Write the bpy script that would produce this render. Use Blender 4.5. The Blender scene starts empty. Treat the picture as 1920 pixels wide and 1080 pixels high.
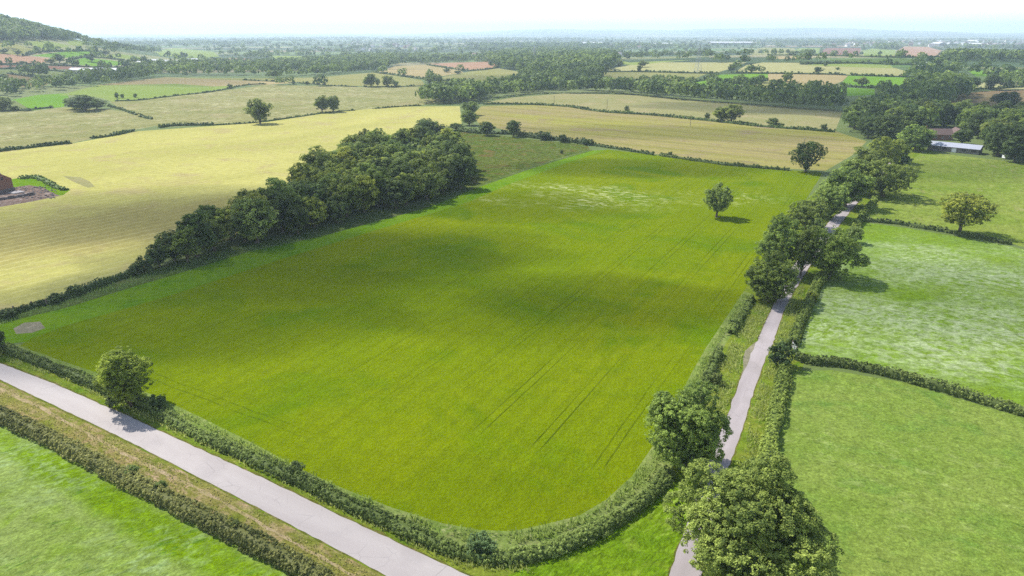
import bpy, bmesh, math, random
import numpy as np
from mathutils import Vector, Matrix
from mathutils.geometry import delaunay_2d_cdt
R_ = math.radians
# ---------------------------------------------------------------- camera, sky, sun, exposure
scn = bpy.context.scene
COL = scn.collection
FOC = 960/math.tan(R_(36.5)); HOR = 60.0; PIT = math.atan((540-HOR)/FOC); CH = 60.0
cam = bpy.data.cameras.new('camera'); camo = bpy.data.objects.new('camera', cam); COL.objects.link(camo)
camo.location = (0, 0, CH); camo.rotation_euler = (math.pi/2-PIT, 0, 0)
cam.sensor_fit = 'HORIZONTAL'; cam.angle = R_(73); cam.clip_start = 1; cam.clip_end = 90000
scn.camera = camo
SUN_EL = 50.0; SAZ = (-0.8, 0.6)
SUN = Vector((SAZ[0]*math.cos(R_(SUN_EL)), SAZ[1]*math.cos(R_(SUN_EL)), math.sin(R_(SUN_EL))))
sl = bpy.data.lights.new('sun', 'SUN'); sl.energy = 4.2; sl.angle = R_(0.5); sl.color = (1.0, 0.96, 0.88)
so = bpy.data.objects.new('sun', sl); COL.objects.link(so); so.rotation_euler = SUN.to_track_quat('Z', 'Y').to_euler()
so.location = (0, 0, 400)
world = bpy.data.worlds.new('World'); scn.world = world; world.use_nodes = True
wt = world.node_tree; wt.nodes.clear()
wo = wt.nodes.new('ShaderNodeOutputWorld'); bg = wt.nodes.new('ShaderNodeBackground')
sky = wt.nodes.new('ShaderNodeTexSky'); sky.sky_type = 'NISHITA'; sky.sun_disc = False
sky.sun_elevation = R_(SUN_EL); sky.sun_rotation = math.atan2(SAZ[0], SAZ[1])
bg.inputs['Strength'].default_value = 0.12
# broken white cloud mixed into the sky, closing up towards the horizon
tc = wt.nodes.new('ShaderNodeTexCoord'); mp = wt.nodes.new('ShaderNodeMapping'); mp.inputs['Scale'].default_value = (1, 1, 3.5)
nz = wt.nodes.new('ShaderNodeTexNoise'); nz.inputs['Scale'].default_value = 2.2; nz.inputs['Detail'].default_value = 7
sp = wt.nodes.new('ShaderNodeSeparateXYZ'); mr = wt.nodes.new('ShaderNodeMapRange')
mr.inputs[1].default_value = 0.0; mr.inputs[2].default_value = 0.45; mr.inputs[3].default_value = 0.46; mr.inputs[4].default_value = -0.12
ad = wt.nodes.new('ShaderNodeMath'); ad.operation = 'ADD'
rp = wt.nodes.new('ShaderNodeMapRange'); rp.inputs[1].default_value = 0.47; rp.inputs[2].default_value = 0.66
mx = wt.nodes.new('ShaderNodeMix'); mx.data_type = 'RGBA'; mx.inputs[7].default_value = (7.6, 7.9, 8.3, 1)
L = wt.links.new
L(tc.outputs['Generated'], mp.inputs[0]); L(mp.outputs[0], nz.inputs['Vector']); L(tc.outputs['Generated'], sp.inputs[0])
L(sp.outputs['Z'], mr.inputs[0]); L(nz.outputs['Fac'], ad.inputs[0]); L(mr.outputs[0], ad.inputs[1]); L(ad.outputs[0], rp.inputs[0])
L(rp.outputs[0], mx.inputs[0]); L(sky.outputs[0], mx.inputs[6]); L(mx.outputs[2], bg.inputs['Color']); L(bg.outputs[0], wo.inputs[0])
scn.view_settings.view_transform = 'Standard'; scn.view_settings.look = 'None'
scn.view_settings.exposure = 0.95; scn.view_settings.gamma = 1.0
cy = scn.cycles; cy.use_denoising = False; cy.use_adaptive_sampling = False
cy.max_bounces = 5; cy.diffuse_bounces = 3; cy.transmission_bounces = 3; cy.volume_bounces = 1; cy.transparent_max_bounces = 8
cy.caustics_reflective = False; cy.caustics_refractive = False; cy.sample_clamp_indirect = 4

# ---------------------------------------------------------------- terrain and projection
def sstep(a, b, t):
    t = min(1, max(0, (t-a)/(b-a))); return t*t*(3-2*t)
HILLS = [(-43.3, 1900, 127, 6.8, 420), (-33, 1750, 26, 4.8, 350), (27, 1450, 20, 14, 330), (12, 1150, 7, 9, 200), (-20, 1000, 6, 10, 180)]
def Z(x, y):
    d = math.hypot(x, y)
    if d < 620: return 0.0
    a = math.degrees(math.atan2(x, y)); z = 0.0
    for (ha, hr, hz, sa, sr) in HILLS:
        e = ((a-ha)/sa)**2+((d-hr)/sr)**2
        if e < 14: z += hz*math.exp(-e/2)*sstep(620, 1000, d)
    if d > 9000:
        z += sstep(9000, 17000, d)*(70+70*math.sin(a*0.09+0.2)+26*math.sin(a*0.31+1)+10*math.sin(a*0.9))*(1-0.3*sstep(17000, 26000, d))
    return z
CP, SP = math.cos(PIT), math.sin(PIT)
def G(px, py):
    a = (px-960)/FOC; b = (540-py)/FOC
    dx, dy, dz = a, CP+b*SP, -SP+b*CP
    if dz < -1e-4:
        t = CH/-dz
        if math.hypot(dx*t, dy*t) < 620: return (dx*t, dy*t)
    t = 560.0; pt = t
    while t < 28000:
        if CH+dz*t < Z(dx*t, dy*t):
            lo, hi = pt, t
            for _ in range(18):
                m = (lo+hi)/2
                if CH+dz*m < Z(dx*m, dy*m): hi = m
                else: lo = m
            return (dx*hi, dy*hi)
        pt = t; t *= 1.012
    return (dx*27000, dy*27000)
def P(x, y, z):
    zz = z-CH; dep = y*CP-zz*SP; up = y*SP+zz*CP
    if dep < 1: return (-9999, 9999)
    return (960+FOC*x/dep, 540-FOC*up/dep)
def G3(px, py):
    x, y = G(px, py); return (x, y, Z(x, y))
def hgt_for(x, y, ytop):
    lo, hi = 0.3, 45; z0 = Z(x, y)
    for _ in range(22):
        m = (lo+hi)/2
        if P(x, y, z0+m)[1] > ytop: lo = m
        else: hi = m
    return lo
def ppm(x, y):      # photo pixels per metre
    return FOC/(y*CP+(CH-Z(x, y))*SP)

# ---------------------------------------------------------------- material helpers
KEX = 2.45
def lin(c): c /= 255; return c/12.92 if c <= 0.04045 else ((c+0.055)/1.055)**2.4
def S(r, g, b, k=1.0): return tuple(min(0.8, lin(v)/KEX*k) for v in (r, g, b))+(1,)
class NT:
    def __init__(s, name):
        s.m = bpy.data.materials.new(name); s.m.use_nodes = True; s.t = s.m.node_tree; s.t.nodes.clear()
        s.out = s.t.nodes.new('ShaderNodeOutputMaterial')
        s.pos = s.t.nodes.new('ShaderNodeNewGeometry').outputs['Position']
    def n(s, k): return s.t.nodes.new('ShaderNode'+k)
    def set(s, sock, v):
        if isinstance(v, bpy.types.NodeSocket): s.t.links.new(v, sock)
        else: sock.default_value = v
    def math(s, op, a, b=0.0, c=None):
        q = s.n('Math'); q.operation = op; s.set(q.inputs[0], a); s.set(q.inputs[1], b)
        if c is not None: s.set(q.inputs[2], c)
        return q.outputs[0]
    def noise(s, scale, det=3, rough=0.55, vec=None, dist=0.0):
        q = s.n('TexNoise'); q.inputs['Scale'].default_value = scale; q.inputs['Detail'].default_value = det
        q.inputs['Roughness'].default_value = rough; q.inputs['Distortion'].default_value = dist
        s.t.links.new(vec or s.pos, q.inputs['Vector']); return q.outputs['Fac']
    def rng(s, v, a, b, c=0.0, d=1.0, smooth=False):
        q = s.n('MapRange'); q.clamp = True
        if smooth: q.interpolation_type = 'SMOOTHSTEP'
        s.set(q.inputs[0], v)
        for i, w in enumerate((a, b, c, d)): q.inputs[i+1].default_value = w
        return q.outputs[0]
    def mix(s, f, a, b, mode='MIX'):
        q = s.n('Mix'); q.data_type = 'RGBA'; q.blend_type = mode
        s.set(q.inputs[0], f); s.set(q.inputs[6], a); s.set(q.inputs[7], b); return q.outputs[2]
    def rotvec(s, ang, sx, sy, vec=None):     # stretch along direction `ang` (degrees from +x)
        q = s.n('Mapping'); q.vector_type = 'TEXTURE' if False else 'POINT'
        q2 = s.n('Mapping'); q.inputs['Rotation'].default_value = (0, 0, -R_(ang)); q2.inputs['Scale'].default_value = (sx, sy, 1)
        s.t.links.new(vec or s.pos, q.inputs[0]); s.t.links.new(q.outputs[0], q2.inputs[0]); return q2.outputs[0]
    def sep(s, vec):
        q = s.n('SeparateXYZ'); s.t.links.new(vec, q.inputs[0]); return q.outputs
    def finish(s, col, rough=0.9, bump=None, bd=0.1, spec=0.15, trans=0.0):
        b = s.n('BsdfPrincipled'); s.set(b.inputs['Base Color'], col); b.inputs['Roughness'].default_value = rough
        b.inputs['Specular IOR Level'].default_value = spec; res = b.outputs[0]
        if bump is not None:
            q = s.n('Bump'); q.inputs['Strength'].default_value = 0.9; q.inputs['Distance'].default_value = bd
            s.set(q.inputs['Height'], bump); s.t.links.new(q.outputs[0], b.inputs['Normal'])
        if trans > 0:
            t = s.n('BsdfTranslucent'); s.set(t.inputs['Color'], col); mm = s.n('MixShader'); mm.inputs[0].default_value = trans
            s.t.links.new(res, mm.inputs[1]); s.t.links.new(t.outputs[0], mm.inputs[2]); res = mm.outputs[0]
        s.t.links.new(res, s.out.inputs['Surface']); return s.m

def field_mat(name, cols, patch=45, fine=0.5, fa=0.35, mid=(4, 0.25), stripes=(), flecks=(), spots=(), bd=0.12, stretch=None, near=True, ripple=None):
    """cols: 2-3 colours mixed in broad patches. stripes: (ang, period, width, colour, amount, wobble). flecks: (colour, size, ang, stretch, lo, hi, centre/None, radius)"""
    t = NT(name)
    v = t.rotvec(stretch[0], 1.0/stretch[1], 1.0) if stretch else None
    big = t.noise(1/patch, 4, 0.6, v, 0.4)
    c = t.mix(t.rng(big, 0.36, 0.6), cols[0], cols[1])
    if len(cols) > 2:
        b2 = t.noise(1/(patch*0.55), 4, 0.6, t.rotvec(70, 1.3, 1.0), 0.6); c = t.mix(t.rng(b2, 0.52, 0.68), c, cols[2])
    for (colr, cx, cy_, rx, ry, ang, amt) in spots:
        q = t.n('VectorMath'); q.operation = 'SUBTRACT'; t.t.links.new(t.pos, q.inputs[0]); q.inputs[1].default_value = (cx, cy_, 0)
        vv = t.rotvec(ang, 1/rx, 1/ry, q.outputs[0]); ln = t.n('VectorMath'); ln.operation = 'LENGTH'; t.t.links.new(vv, ln.inputs[0])
        w = t.math('ADD', ln.outputs['Value'], t.math('MULTIPLY', t.math('SUBTRACT', t.noise(1/12, 3), 0.5), 0.9))
        c = t.mix(t.rng(w, 1.0, 0.45, 0, amt), c, colr)
    for (ang, per, wid, colr, amt, wob) in stripes:
        x = t.sep(t.rotvec(ang, 1, 1))[1]
        x = t.math('ADD', x, t.math('MULTIPLY', t.noise(1/25, 2), wob))
        f = t.math('FRACT', t.math('DIVIDE', x, per)); f = t.math('ABSOLUTE', t.math('SUBTRACT', f, 0.5))
        m = t.rng(f, wid/per*0.5, wid/per*0.5*0.4, 0, amt)
        m = t.math('MULTIPLY', m, t.rng(t.noise(0.06, 4, 0.7, t.rotvec(ang, 0.2, 1)), 0.35, 0.6, 0.25, 1))
        c = t.mix(m, c, colr)
    for (colr, size, ang, st, lo, hi, cen, rad) in flecks:
        fn = t.noise(1/size, 5, 0.68, t.rotvec(ang, 1/st, 1), 0.7)
        msk = t.rng(t.noise(1/(size*14), 3, 0.6, t.rotvec(ang, 0.6, 1)), 0.38, 0.6)
        f = t.math('MULTIPLY', t.rng(fn, lo, hi), msk)
        if cen:
            q = t.n('VectorMath'); q.operation = 'SUBTRACT'; t.t.links.new(t.pos, q.inputs[0]); q.inputs[1].default_value = (cen[0], cen[1], 0)
            vv = t.rotvec(cen[2] if len(cen) > 2 else 0, 1/rad[0], 1/rad[1], q.outputs[0]); ln = t.n('VectorMath'); ln.operation = 'LENGTH'; t.t.links.new(vv, ln.inputs[0])
            w = t.math('ADD', ln.outputs['Value'], t.math('SUBTRACT', t.noise(1/15, 3), 0.5))
            f = t.math('MULTIPLY', f, t.rng(w, 1.0, 0.7))
        c = t.mix(f, c, colr)
    m1 = t.noise(1/mid[0], 4, 0.62); f1 = t.noise(1/fine, 5, 0.75)
    k = t.math('MULTIPLY', t.rng(m1, 0.3, 0.7, 1-mid[1], 1+mid[1]), t.rng(f1, 0.3, 0.7, 1-fa, 1+fa))
    hgt = t.math('ADD', f1, t.math('MULTIPLY', m1, 1.5))
    for (ra, rs_, rst, ramt) in (ripple or ()):
        rn = t.noise(1/rs_, 3, 0.65, t.rotvec(ra, 1/rst, 1), 0.9); k = t.math('MULTIPLY', k, t.rng(rn, 0.36, 0.62, 1-ramt, 1+ramt)); hgt = t.math('ADD', hgt, rn)
    cc = t.n('CombineColor'); [t.t.links.new(k, cc.inputs[i]) for i in range(3)]
    c = t.mix(1.0, c, cc.outputs[0], 'MULTIPLY')
    return t.finish(c, 0.95, hgt if near else None, bd, 0.0)

def leaf_mat(name, dark, light, trans=0.22, tint=True):
    t = NT(name); a = t.n('Attribute'); a.attribute_name = 'v'
    c = t.mix(a.outputs['Fac'], dark, light)
    if tint:
        oi = t.n('ObjectInfo'); c = t.mix(1.0, c, oi.outputs['Color'], 'MULTIPLY')
    return t.finish(c, 0.6, None, spec=0.12, trans=trans)
M_LEAF = leaf_mat('tree_leaves', (0.026, 0.056, 0.014, 1), (0.370, 0.450, 0.095, 1), 0.42)
M_HEDGE = leaf_mat('hedge_leaves', (0.040, 0.066, 0.018, 1), (0.320, 0.390, 0.115, 1), 0.38)
M_GRASS = leaf_mat('tall_grass_blades', (0.16, 0.22, 0.04, 1), (0.48, 0.48, 0.20, 1), 0.5)
t = NT('bark'); M_BARK = t.finish(t.mix(t.noise(3, 4), (0.05, 0.038, 0.027, 1), (0.13, 0.105, 0.08, 1)), 0.9, t.noise(8, 4), 0.03)
def plain(name, a, b, scale=2.0, rough=0.8, bd=0.02, spec=0.2):
    t = NT(name); n = t.noise(scale, 5, 0.65); return t.finish(t.mix(t.rng(n, 0.3, 0.7), a, b), rough, n, bd, spec)

# ---------------------------------------------------------------- mesh helpers
def tag(o, label=None, cat=None, group=None, kind=None):
    if label: o['label'] = label
    if cat: o['category'] = cat
    if group: o['group'] = group
    if kind: o['kind'] = kind
    return o
def mkobj(name, me, parent=None):
    o = bpy.data.objects.new(name, me); COL.objects.link(o)
    if parent: o.parent = parent
    return o
def empty(name, loc, rz=0, scale=(1, 1, 1)):
    o = bpy.data.objects.new(name, None); COL.objects.link(o); o.location = loc; o.rotation_euler = (0, 0, rz); o.scale = scale
    o.empty_display_size = 0.5; return o
def np_mesh(name, V, F, mats, vattr=None, midx=None):
    """V (n,3), F (m,4) quads"""
    me = bpy.data.meshes.new(name); V = np.asarray(V, dtype=np.float32); F = np.asarray(F, dtype=np.int32)
    me.vertices.add(len(V)); me.vertices.foreach_set('co', V.ravel())
    me.loops.add(F.size); me.loops.foreach_set('vertex_index', F.ravel())
    me.polygons.add(len(F)); me.polygons.foreach_set('loop_start', np.arange(len(F), dtype=np.int32)*F.shape[1])
    for m in mats: me.materials.append(m)
    if midx is not None: me.polygons.foreach_set('material_index', np.asarray(midx, dtype=np.int32))
    me.update(calc_edges=True)
    if vattr is not None:
        a = me.attributes.new('v', 'FLOAT', 'FACE'); a.data.foreach_set('value', np.asarray(vattr, dtype=np.float32))
    return me
def unit(a): return a/np.maximum(1e-6, np.linalg.norm(a, axis=1, keepdims=True))
def cards(rs, C, Nn, s, asp=0.62):
    """rhombic leaf-clump cards: centres C, normals Nn, half sizes s -> V, F"""
    n = len(C); r = rs.normal(size=(n, 3)); U = unit(np.cross(Nn, r)); W = np.cross(Nn, U)
    s = s[:, None]; b = s*0.22*rs.uniform(-1, 1, (n, 1))
    V = np.stack([C-U*s, C-W*s*asp+Nn*b, C+U*s, C+W*s*asp+Nn*b], 1).reshape(-1, 3)
    return V, np.arange(4*n).reshape(-1, 4)
def tube_np(pts, rads, k=7):
    V = []; F = []
    for i, p in enumerate(pts):
        p = np.array(p, float); q = np.array(pts[min(i+1, len(pts)-1)], float)-np.array(pts[max(i-1, 0)], float); q /= np.linalg.norm(q)+1e-9
        a = np.cross(q, (0.3, 1, 0.1)); a /= np.linalg.norm(a)+1e-9; b = np.cross(q, a)
        for j in range(k):
            an = 2*math.pi*j/k; V.append(p+rads[i]*(a*math.cos(an)+b*math.sin(an)))
    for i in range(len(pts)-1):
        for j in range(k): F.append((i*k+j, i*k+(j+1) % k, (i+1)*k+(j+1) % k, (i+1)*k+j))
    return np.array(V), np.array(F)
def join(parts):
    V = []; F = []; o = 0
    for v, f in parts: V.append(v); F.append(f+o); o += len(v)
    return np.concatenate(V), np.concatenate(F)
def crown_data(seed, R, H, hb, n, leaf, K=26, clump=40):
    rs = np.random.RandomState(seed)
    zc = (H+hb)/2; rz = (H-hb)/2
    i = np.arange(K)+0.5; ph = np.arccos(1-2*i/K); th = math.pi*(1+5**0.5)*i+rs.uniform(0, 6)
    D = np.stack([np.cos(th)*np.sin(ph), np.sin(th)*np.sin(ph), np.cos(ph)], 1)+rs.normal(0, 0.13, (K, 3))
    lr = rs.uniform(0.24, 0.44, K)
    lobe_c = D*np.array([R, R, rz])*(1-lr[:, None])*rs.uniform(0.78, 1.16, (K, 1)); lobe_c[:, 2] += zc
    egg = np.where(D[:, 2] < -0.3, 0.8, 1.0)[:, None]; lobe_c[:, :2] *= egg
    lrr = np.stack([lr*R*1.05, lr*R*1.05, lr*min(R, rz*1.1)*0.95], 1)
    lobe_v = rs.uniform(-0.16, 0.2, K)
    lrr *= rs.uniform(0.85, 1.15, (K, 1))
    M_ = max(24, int(n/clump)); k = rs.randint(0, K, M_*5); d = unit(rs.normal(size=(M_*5, 3))+np.array([0, 0, 0.3]))
    sc_ = lobe_c[k]+d*lrr[k]*rs.uniform(0.84, 1.1, (M_*5, 1))
    keep = np.ones(len(sc_), bool)
    for j in range(K):
        e = np.sum(((sc_-lobe_c[j])/lrr[j])**2, 1); keep &= (e > 0.7) | (k == j)
    keep &= sc_[:, 2] > hb*0.8
    idx = np.where(keep)[0][:M_]; sc_, sd, sk = sc_[idx], d[idx], k[idx]; M_ = len(sc_)
    srad = leaf*rs.uniform(2.2, 4.2, M_)*(clump/40)**0.4; sv = rs.uniform(-0.14, 0.16, M_)
    q = rs.randint(0, M_, n); d = unit(rs.normal(size=(n, 3))+sd[q]*0.6+np.array([0, 0, 0.35]))
    pts = sc_[q]+d*(srad[q]*rs.uniform(0.55, 1.05, n))[:, None]*np.array([1.15, 1.15, 0.8]); k = sk[q]
    nn = unit(d+rs.normal(0, 0.45, d.shape)+np.array([-0.12, 0.1, 0.6]))
    s = leaf*rs.uniform(0.6, 1.3, len(pts)); v = 0.45+lobe_v[k]+sv[q]+rs.uniform(-0.25, 0.25, len(pts))
    V, F = cards(rs, pts, nn, s)
    m = max(30, n//8); ii = rs.randint(0, K, m); cc = lobe_c[ii]+unit(rs.normal(size=(m, 3)))*lrr[ii]*0.55
    V2, F2 = cards(rs, cc, unit(rs.normal(size=(m, 3))), leaf*1.9*rs.uniform(0.7, 1.2, m), 0.8)
    V, F = join([(V, F), (V2, F2)]); v = np.concatenate([v, np.full(m, 0.15)])  # inner cards darker, shade inside the crown put into their colour
    return V, F, np.clip(v, 0, 1), lobe_c
def trunk_data(seed, R, H, hb, lobes):
    rs = np.random.RandomState(seed+7); r0 = 0.045*R+0.018*H
    top = hb+(H-hb)*0.3
    parts = [tube_np([(0, 0, -0.4), (0, 0, 0.15*hb), (0.1, 0, hb*0.8), (0.15, 0.1, top), (0.1, 0.1, top+(H-hb)*0.35)], [r0*1.5, r0*1.05, r0*0.85, r0*0.6, r0*0.2])]
    for j in rs.choice(len(lobes), min(8, len(lobes)), False):
        e = lobes[j]; b = np.array([0.12, 0.05, hb*rs.uniform(0.7, 1.1)]); md = (b+e)/2+np.array([0, 0, -0.3])
        parts.append(tube_np([b, md, e], [r0*0.5, r0*0.3, r0*0.08], 5))
    return join(parts)
def tree_meshes(tagname, seed, R, H, hb, n, leaf, K=26):
    V, F, v, lob = crown_data(seed, R, H, hb, n, leaf, K)
    tv, tf = trunk_data(seed, R, H, hb, lob)
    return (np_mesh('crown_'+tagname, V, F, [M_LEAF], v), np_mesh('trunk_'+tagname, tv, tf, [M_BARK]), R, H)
MID = [tree_meshes('mid', 10+i, R, H, hb, 7500, 0.26, K) for i, (R, H, hb, K) in enumerate([(5, 12, 1.8, 26), (5.4, 11, 1.5, 30), (4.6, 13, 1.8, 24), (5, 12, 1.2, 34), (5.2, 12, 2.2, 22), (4.8, 12, 1.0, 28)])]
FAR = []
for i, (R, H, hb, K) in enumerate([(5, 12, 1.2, 14), (5.4, 11, 1.0, 16), (4.5, 13, 1.2, 12), (5, 12, 0.8, 18), (5.2, 12, 1.5, 12), (5.0, 11, 0.8, 15)]):
    V, F, v, lob = crown_data(60+i, R, H, hb, 1000, 0.58, K, 14); tv, tf = tube_np([(0, 0, -0.4), (0, 0, 2), (0.1, 0, 5)], [0.45, 0.35, 0.2], 5)
    V, F2 = join([(V, F), (tv, tf)])
    FAR.append((np_mesh('far_tree', V, F2, [M_LEAF, M_BARK], np.concatenate([v, np.full(len(tf), 0.3)]), [0]*len(F)+[1]*len(tf)), None, R, H))
SHRUB = []
for i in range(4):
    V, F, v, lob = crown_data(90+i, 1.5, 2.4, 0.0, 1500, 0.11, 12, 20)
    SHRUB.append((np_mesh('shrub', V, F, [M_HEDGE], v), None, 1.5, 2.4))
RND = random.Random(5)
TINT = {'n': (1.0, 1.0, 0.88), 'd': (0.6, 0.68, 0.72), 'l': (1.2, 1.22, 1.2), 'y': (1.5, 1.36, 0.9), 'b': (0.8, 0.92, 1.15), 'o': (1.15, 0.92, 0.85), 'dd': (0.42, 0.48, 0.56)}
PLACE = []   # deferred: (size, fn)
def tint_of(k, j=0.12):
    c = TINT[k]; f = RND.uniform(1-j, 1+j); return (c[0]*f*RND.uniform(0.93, 1.07), c[1]*f, c[2]*f*RND.uniform(0.9, 1.1), 1)
def add_tree(x, y, h, w, label, group=None, tint='n', kind='tree', hero=None, keep=False):
    """queue a tree at ground position x,y; h height, w crown width"""
    PLACE.append(dict(x=x, y=y, h=h, w=w, label=label, group=group, tint=tint, kind=kind, hero=hero, keep=keep, s=h*ppm(x, y)))
def tree_px(x, yb, yt, wpx, label, tint='n', kind='tree', hero=None, group=None):
    gx, gy = G(x, yb); add_tree(gx, gy, hgt_for(gx, gy, yt), wpx/ppm(gx, gy), label, group, tint, kind, hero, True)
def orde(n): return '%d%s' % (n, 'th' if 10 <= n % 100 <= 20 else {1: 'st', 2: 'nd', 3: 'rd'}.get(n % 10, 'th'))
WORDS = ['first', 'second', 'third', 'fourth', 'fifth', 'sixth', 'seventh', 'eighth', 'ninth', 'tenth', 'eleventh', 'twelfth']
def ordw(n): return WORDS[n-1] if n <= 12 else orde(n)
def along(pts, n):
    d = [0]
    for a, b in zip(pts, pts[1:]): d.append(d[-1]+math.hypot(b[0]-a[0], b[1]-a[1]))
    out = []
    for i in range(n):
        q = d[-1]*(i+0.5)/n
        for k in range(len(pts)-1):
            if q <= d[k+1]: break
        f = (q-d[k])/max(1e-9, d[k+1]-d[k]); out.append((pts[k][0]+(pts[k+1][0]-pts[k][0])*f, pts[k][1]+(pts[k+1][1]-pts[k][1])*f))
    return out
def tree_row(pxs, n, h, desc, group, tints='n', kind='tree', jit=2.0, wf=0.85, noun='tree'):
    """row of n trees along a photo polyline; labels count from the left end"""
    g = [G(*p) for p in pxs]; q = along(g, n)
    q = [(x+RND.uniform(-jit, jit), y+RND.uniform(-jit, jit)) for x, y in q]
    q.sort(key=lambda a: a[0]/a[1])
    for i, (x, y) in enumerate(q):
        hh = RND.uniform(*h); add_tree(x, y, hh, hh*RND.uniform(0.85, 1.15)*wf, '%s %s from the left %s' % (ordw(i+1), noun, desc), group, RND.choice(tints), kind)
def inpoly(x, y, poly):
    c = False; j = len(poly)-1
    for i in range(len(poly)):
        xi, yi = poly[i]; xj, yj = poly[j]
        if (yi > y) != (yj > y) and x < (xj-xi)*(y-yi)/(yj-yi)+xi: c = not c
        j = i
    return c
def wood(pxs, sp, h, frontdesc, indesc, group, tints, front=None, seed=1, wf=0.95):
    """fill a photo polygon with trees on a jittered grid; those nearest the camera edge get counted labels"""
    g = [G(*p) for p in pxs]; xs = [a[0] for a in g]; ys = [a[1] for a in g]; r = random.Random(seed)
    pts = []; y = min(ys); k = 0
    while y < max(ys):
        x = min(xs)+(sp*0.5 if k % 2 else 0)
        while x < max(xs):
            a, b = x+r.uniform(-.3, .3)*sp, y+r.uniform(-.3, .3)*sp
            if inpoly(a, b, g): pts.append((a, b))
            x += sp
        y += sp*0.87; k += 1
    fr = []
    for (a, b) in pts:
        az = math.atan2(a, b); d = math.hypot(a, b)
        if not any(abs(math.atan2(c, e)-az)*d < sp*0.62 and math.hypot(c, e) < d-sp*0.3 for c, e in pts): fr.append((a, b))
    fr.sort(key=lambda a: math.atan2(a[0], a[1]))
    for (a, b) in pts:
        hh = r.uniform(*h); w = max(hh*r.uniform(0.8, 1.0)*wf, sp*1.05)
        if (a, b) in fr: add_tree(a, b, hh, w, '%s tree from the left %s' % (ordw(fr.index((a, b))+1), frontdesc), group, r.choice(tints))
        else: add_tree(a, b, hh, w, indesc, group, r.choice(tints))
    return pts

# ---------------------------------------------------------------- ground: one seamless sheet cut into fields, roads and verges
B = lambda *c: [S(*x) for x in c]
def gnoise(): pass
M = {}
GX = lambda px, py: G(px, py)
bb = G(290, 985); hb_ = G(170, 430); fl1 = G(1060, 365); fl2 = G(1380, 370); fl3 = G(1440, 600)
M['crop'] = field_mat('crop_barley', B((132, 157, 8), (148, 165, 12), (117, 150, 6)), 60, 0.45, 0.22, (3.5, 0.09), bd=0.15, stretch=(61, 2.2),
    stripes=[(61.6, 3.4, 1.5, S(118, 140, 8), 0.3, 1.5)], flecks=[(S(214, 222, 150), 1.7, 150, 2.2, 0.50, 0.60, (fl1[0], fl1[1], 160), (52, 26)), (S(204, 214, 130), 1.6, 150, 2.2, 0.53, 0.62, (fl2[0]-8, fl2[1], 0), (34, 16))],
    spots=[(S(150, 145, 45), fl3[0]-9, fl3[1]-22, 75, 9, 61, 0.55)], ripple=[(61, 0.5, 1.6, 0.11)])
# wheel tracks: pairs 1.5 m apart every 10.3 m, running with the sowing direction
def add_tram(m):
    nt = m.node_tree; t = NT.__new__(NT); t.m = m; t.t = nt
    t.pos = [n for n in nt.nodes if n.bl_idname == 'ShaderNodeNewGeometry'][0].outputs['Position']
    bs = [n for n in nt.nodes if n.bl_idname == 'ShaderNodeBsdfPrincipled'][0]; old = bs.inputs['Base Color'].links[0].from_socket
    v = t.rotvec(61.6, 1, 1); s = t.sep(v); x = t.math('ADD', s[1], t.math('MULTIPLY', t.noise(1/30, 2), 0.8))
    f = t.math('SUBTRACT', t.math('MULTIPLY', t.math('FRACT', t.math('DIVIDE', t.math('SUBTRACT', x, 30.3+5.15), 10.3)), 10.3), 5.15)
    f = t.math('ABSOLUTE', t.math('SUBTRACT', t.math('ABSOLUTE', f), 0.78))
    m1 = t.rng(f, 0.20, 0.08, 0, 1)
    br = t.rng(t.noise(0.05, 5, 0.75, t.rotvec(61.6, 0.35, 1.6)), 0.40, 0.60, 0.04, 0.62)
    far = t.rng(s[0], 60, 260, 1, 0.7); rt = t.rng(s[1], 110, 45, 0.25, 1.0); head = t.rng(s[0], 80, 84, 0, 1)
    m2 = t.math('MULTIPLY', t.math('MULTIPLY', m1, t.math('MULTIPLY', br, far)), t.math('MULTIPLY', rt, head))
    s2 = t.sep(t.rotvec(-30.5, 1, 1)); f2 = t.math('ABSOLUTE', t.math('SUBTRACT', t.math('ABSOLUTE', t.math('SUBTRACT', t.math('ADD', s2[1], t.math('MULTIPLY', t.noise(1/9, 2), 1.4)), 66.0)), 0.8))
    m3 = t.math('MULTIPLY', t.rng(f2, 0.24, 0.1, 0, 0.34), t.math('MULTIPLY', t.rng(s2[0], -122, -116, 0, 1), t.math('MULTIPLY', t.rng(s2[0], -70, -86, 0, 1), t.rng(t.noise(0.5, 4, 0.7), 0.4, 0.55, 0.1, 1))))
    m2 = t.math('MAXIMUM', m2, m3)
    nt.links.new(t.mix(m2, old, S(50, 70, 10)), bs.inputs['Base Color'])
add_tram(M['crop'])
M['grass_bright'] = field_mat('margin_grass', B((122, 164, 24), (134, 170, 30), (112, 158, 26)), 14, 0.4, 0.3, (2, 0.15), stripes=[(31, 2.2, 1.0, S(134, 180, 48), 0.5, 2)])
M['grass_rough'] = field_mat('rough_grass', B((118, 134, 72), (100, 124, 56), (140, 146, 92)), 9, 0.5, 0.4, (2, 0.25))
M['scrub'] = field_mat('scrub_grass', B((98, 120, 44), (112, 126, 56), (130, 114, 66)), 16, 0.8, 0.45, (2.5, 0.3), flecks=[(S(158, 152, 100), 1.8, 0, 1.2, 0.56, 0.66, None, None)], ripple=[(20, 1.8, 1.6, 0.3)])  # colours lowered to paint in the shade over the scrub
M['verge'] = field_mat('verge_grass', B((128, 156, 44), (150, 164, 60), (112, 148, 40)), 7, 0.35, 0.4, (1.6, 0.25), flecks=[(S(205, 200, 110), 0.7, 0, 1, 0.58, 0.68, None, None)])
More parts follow.
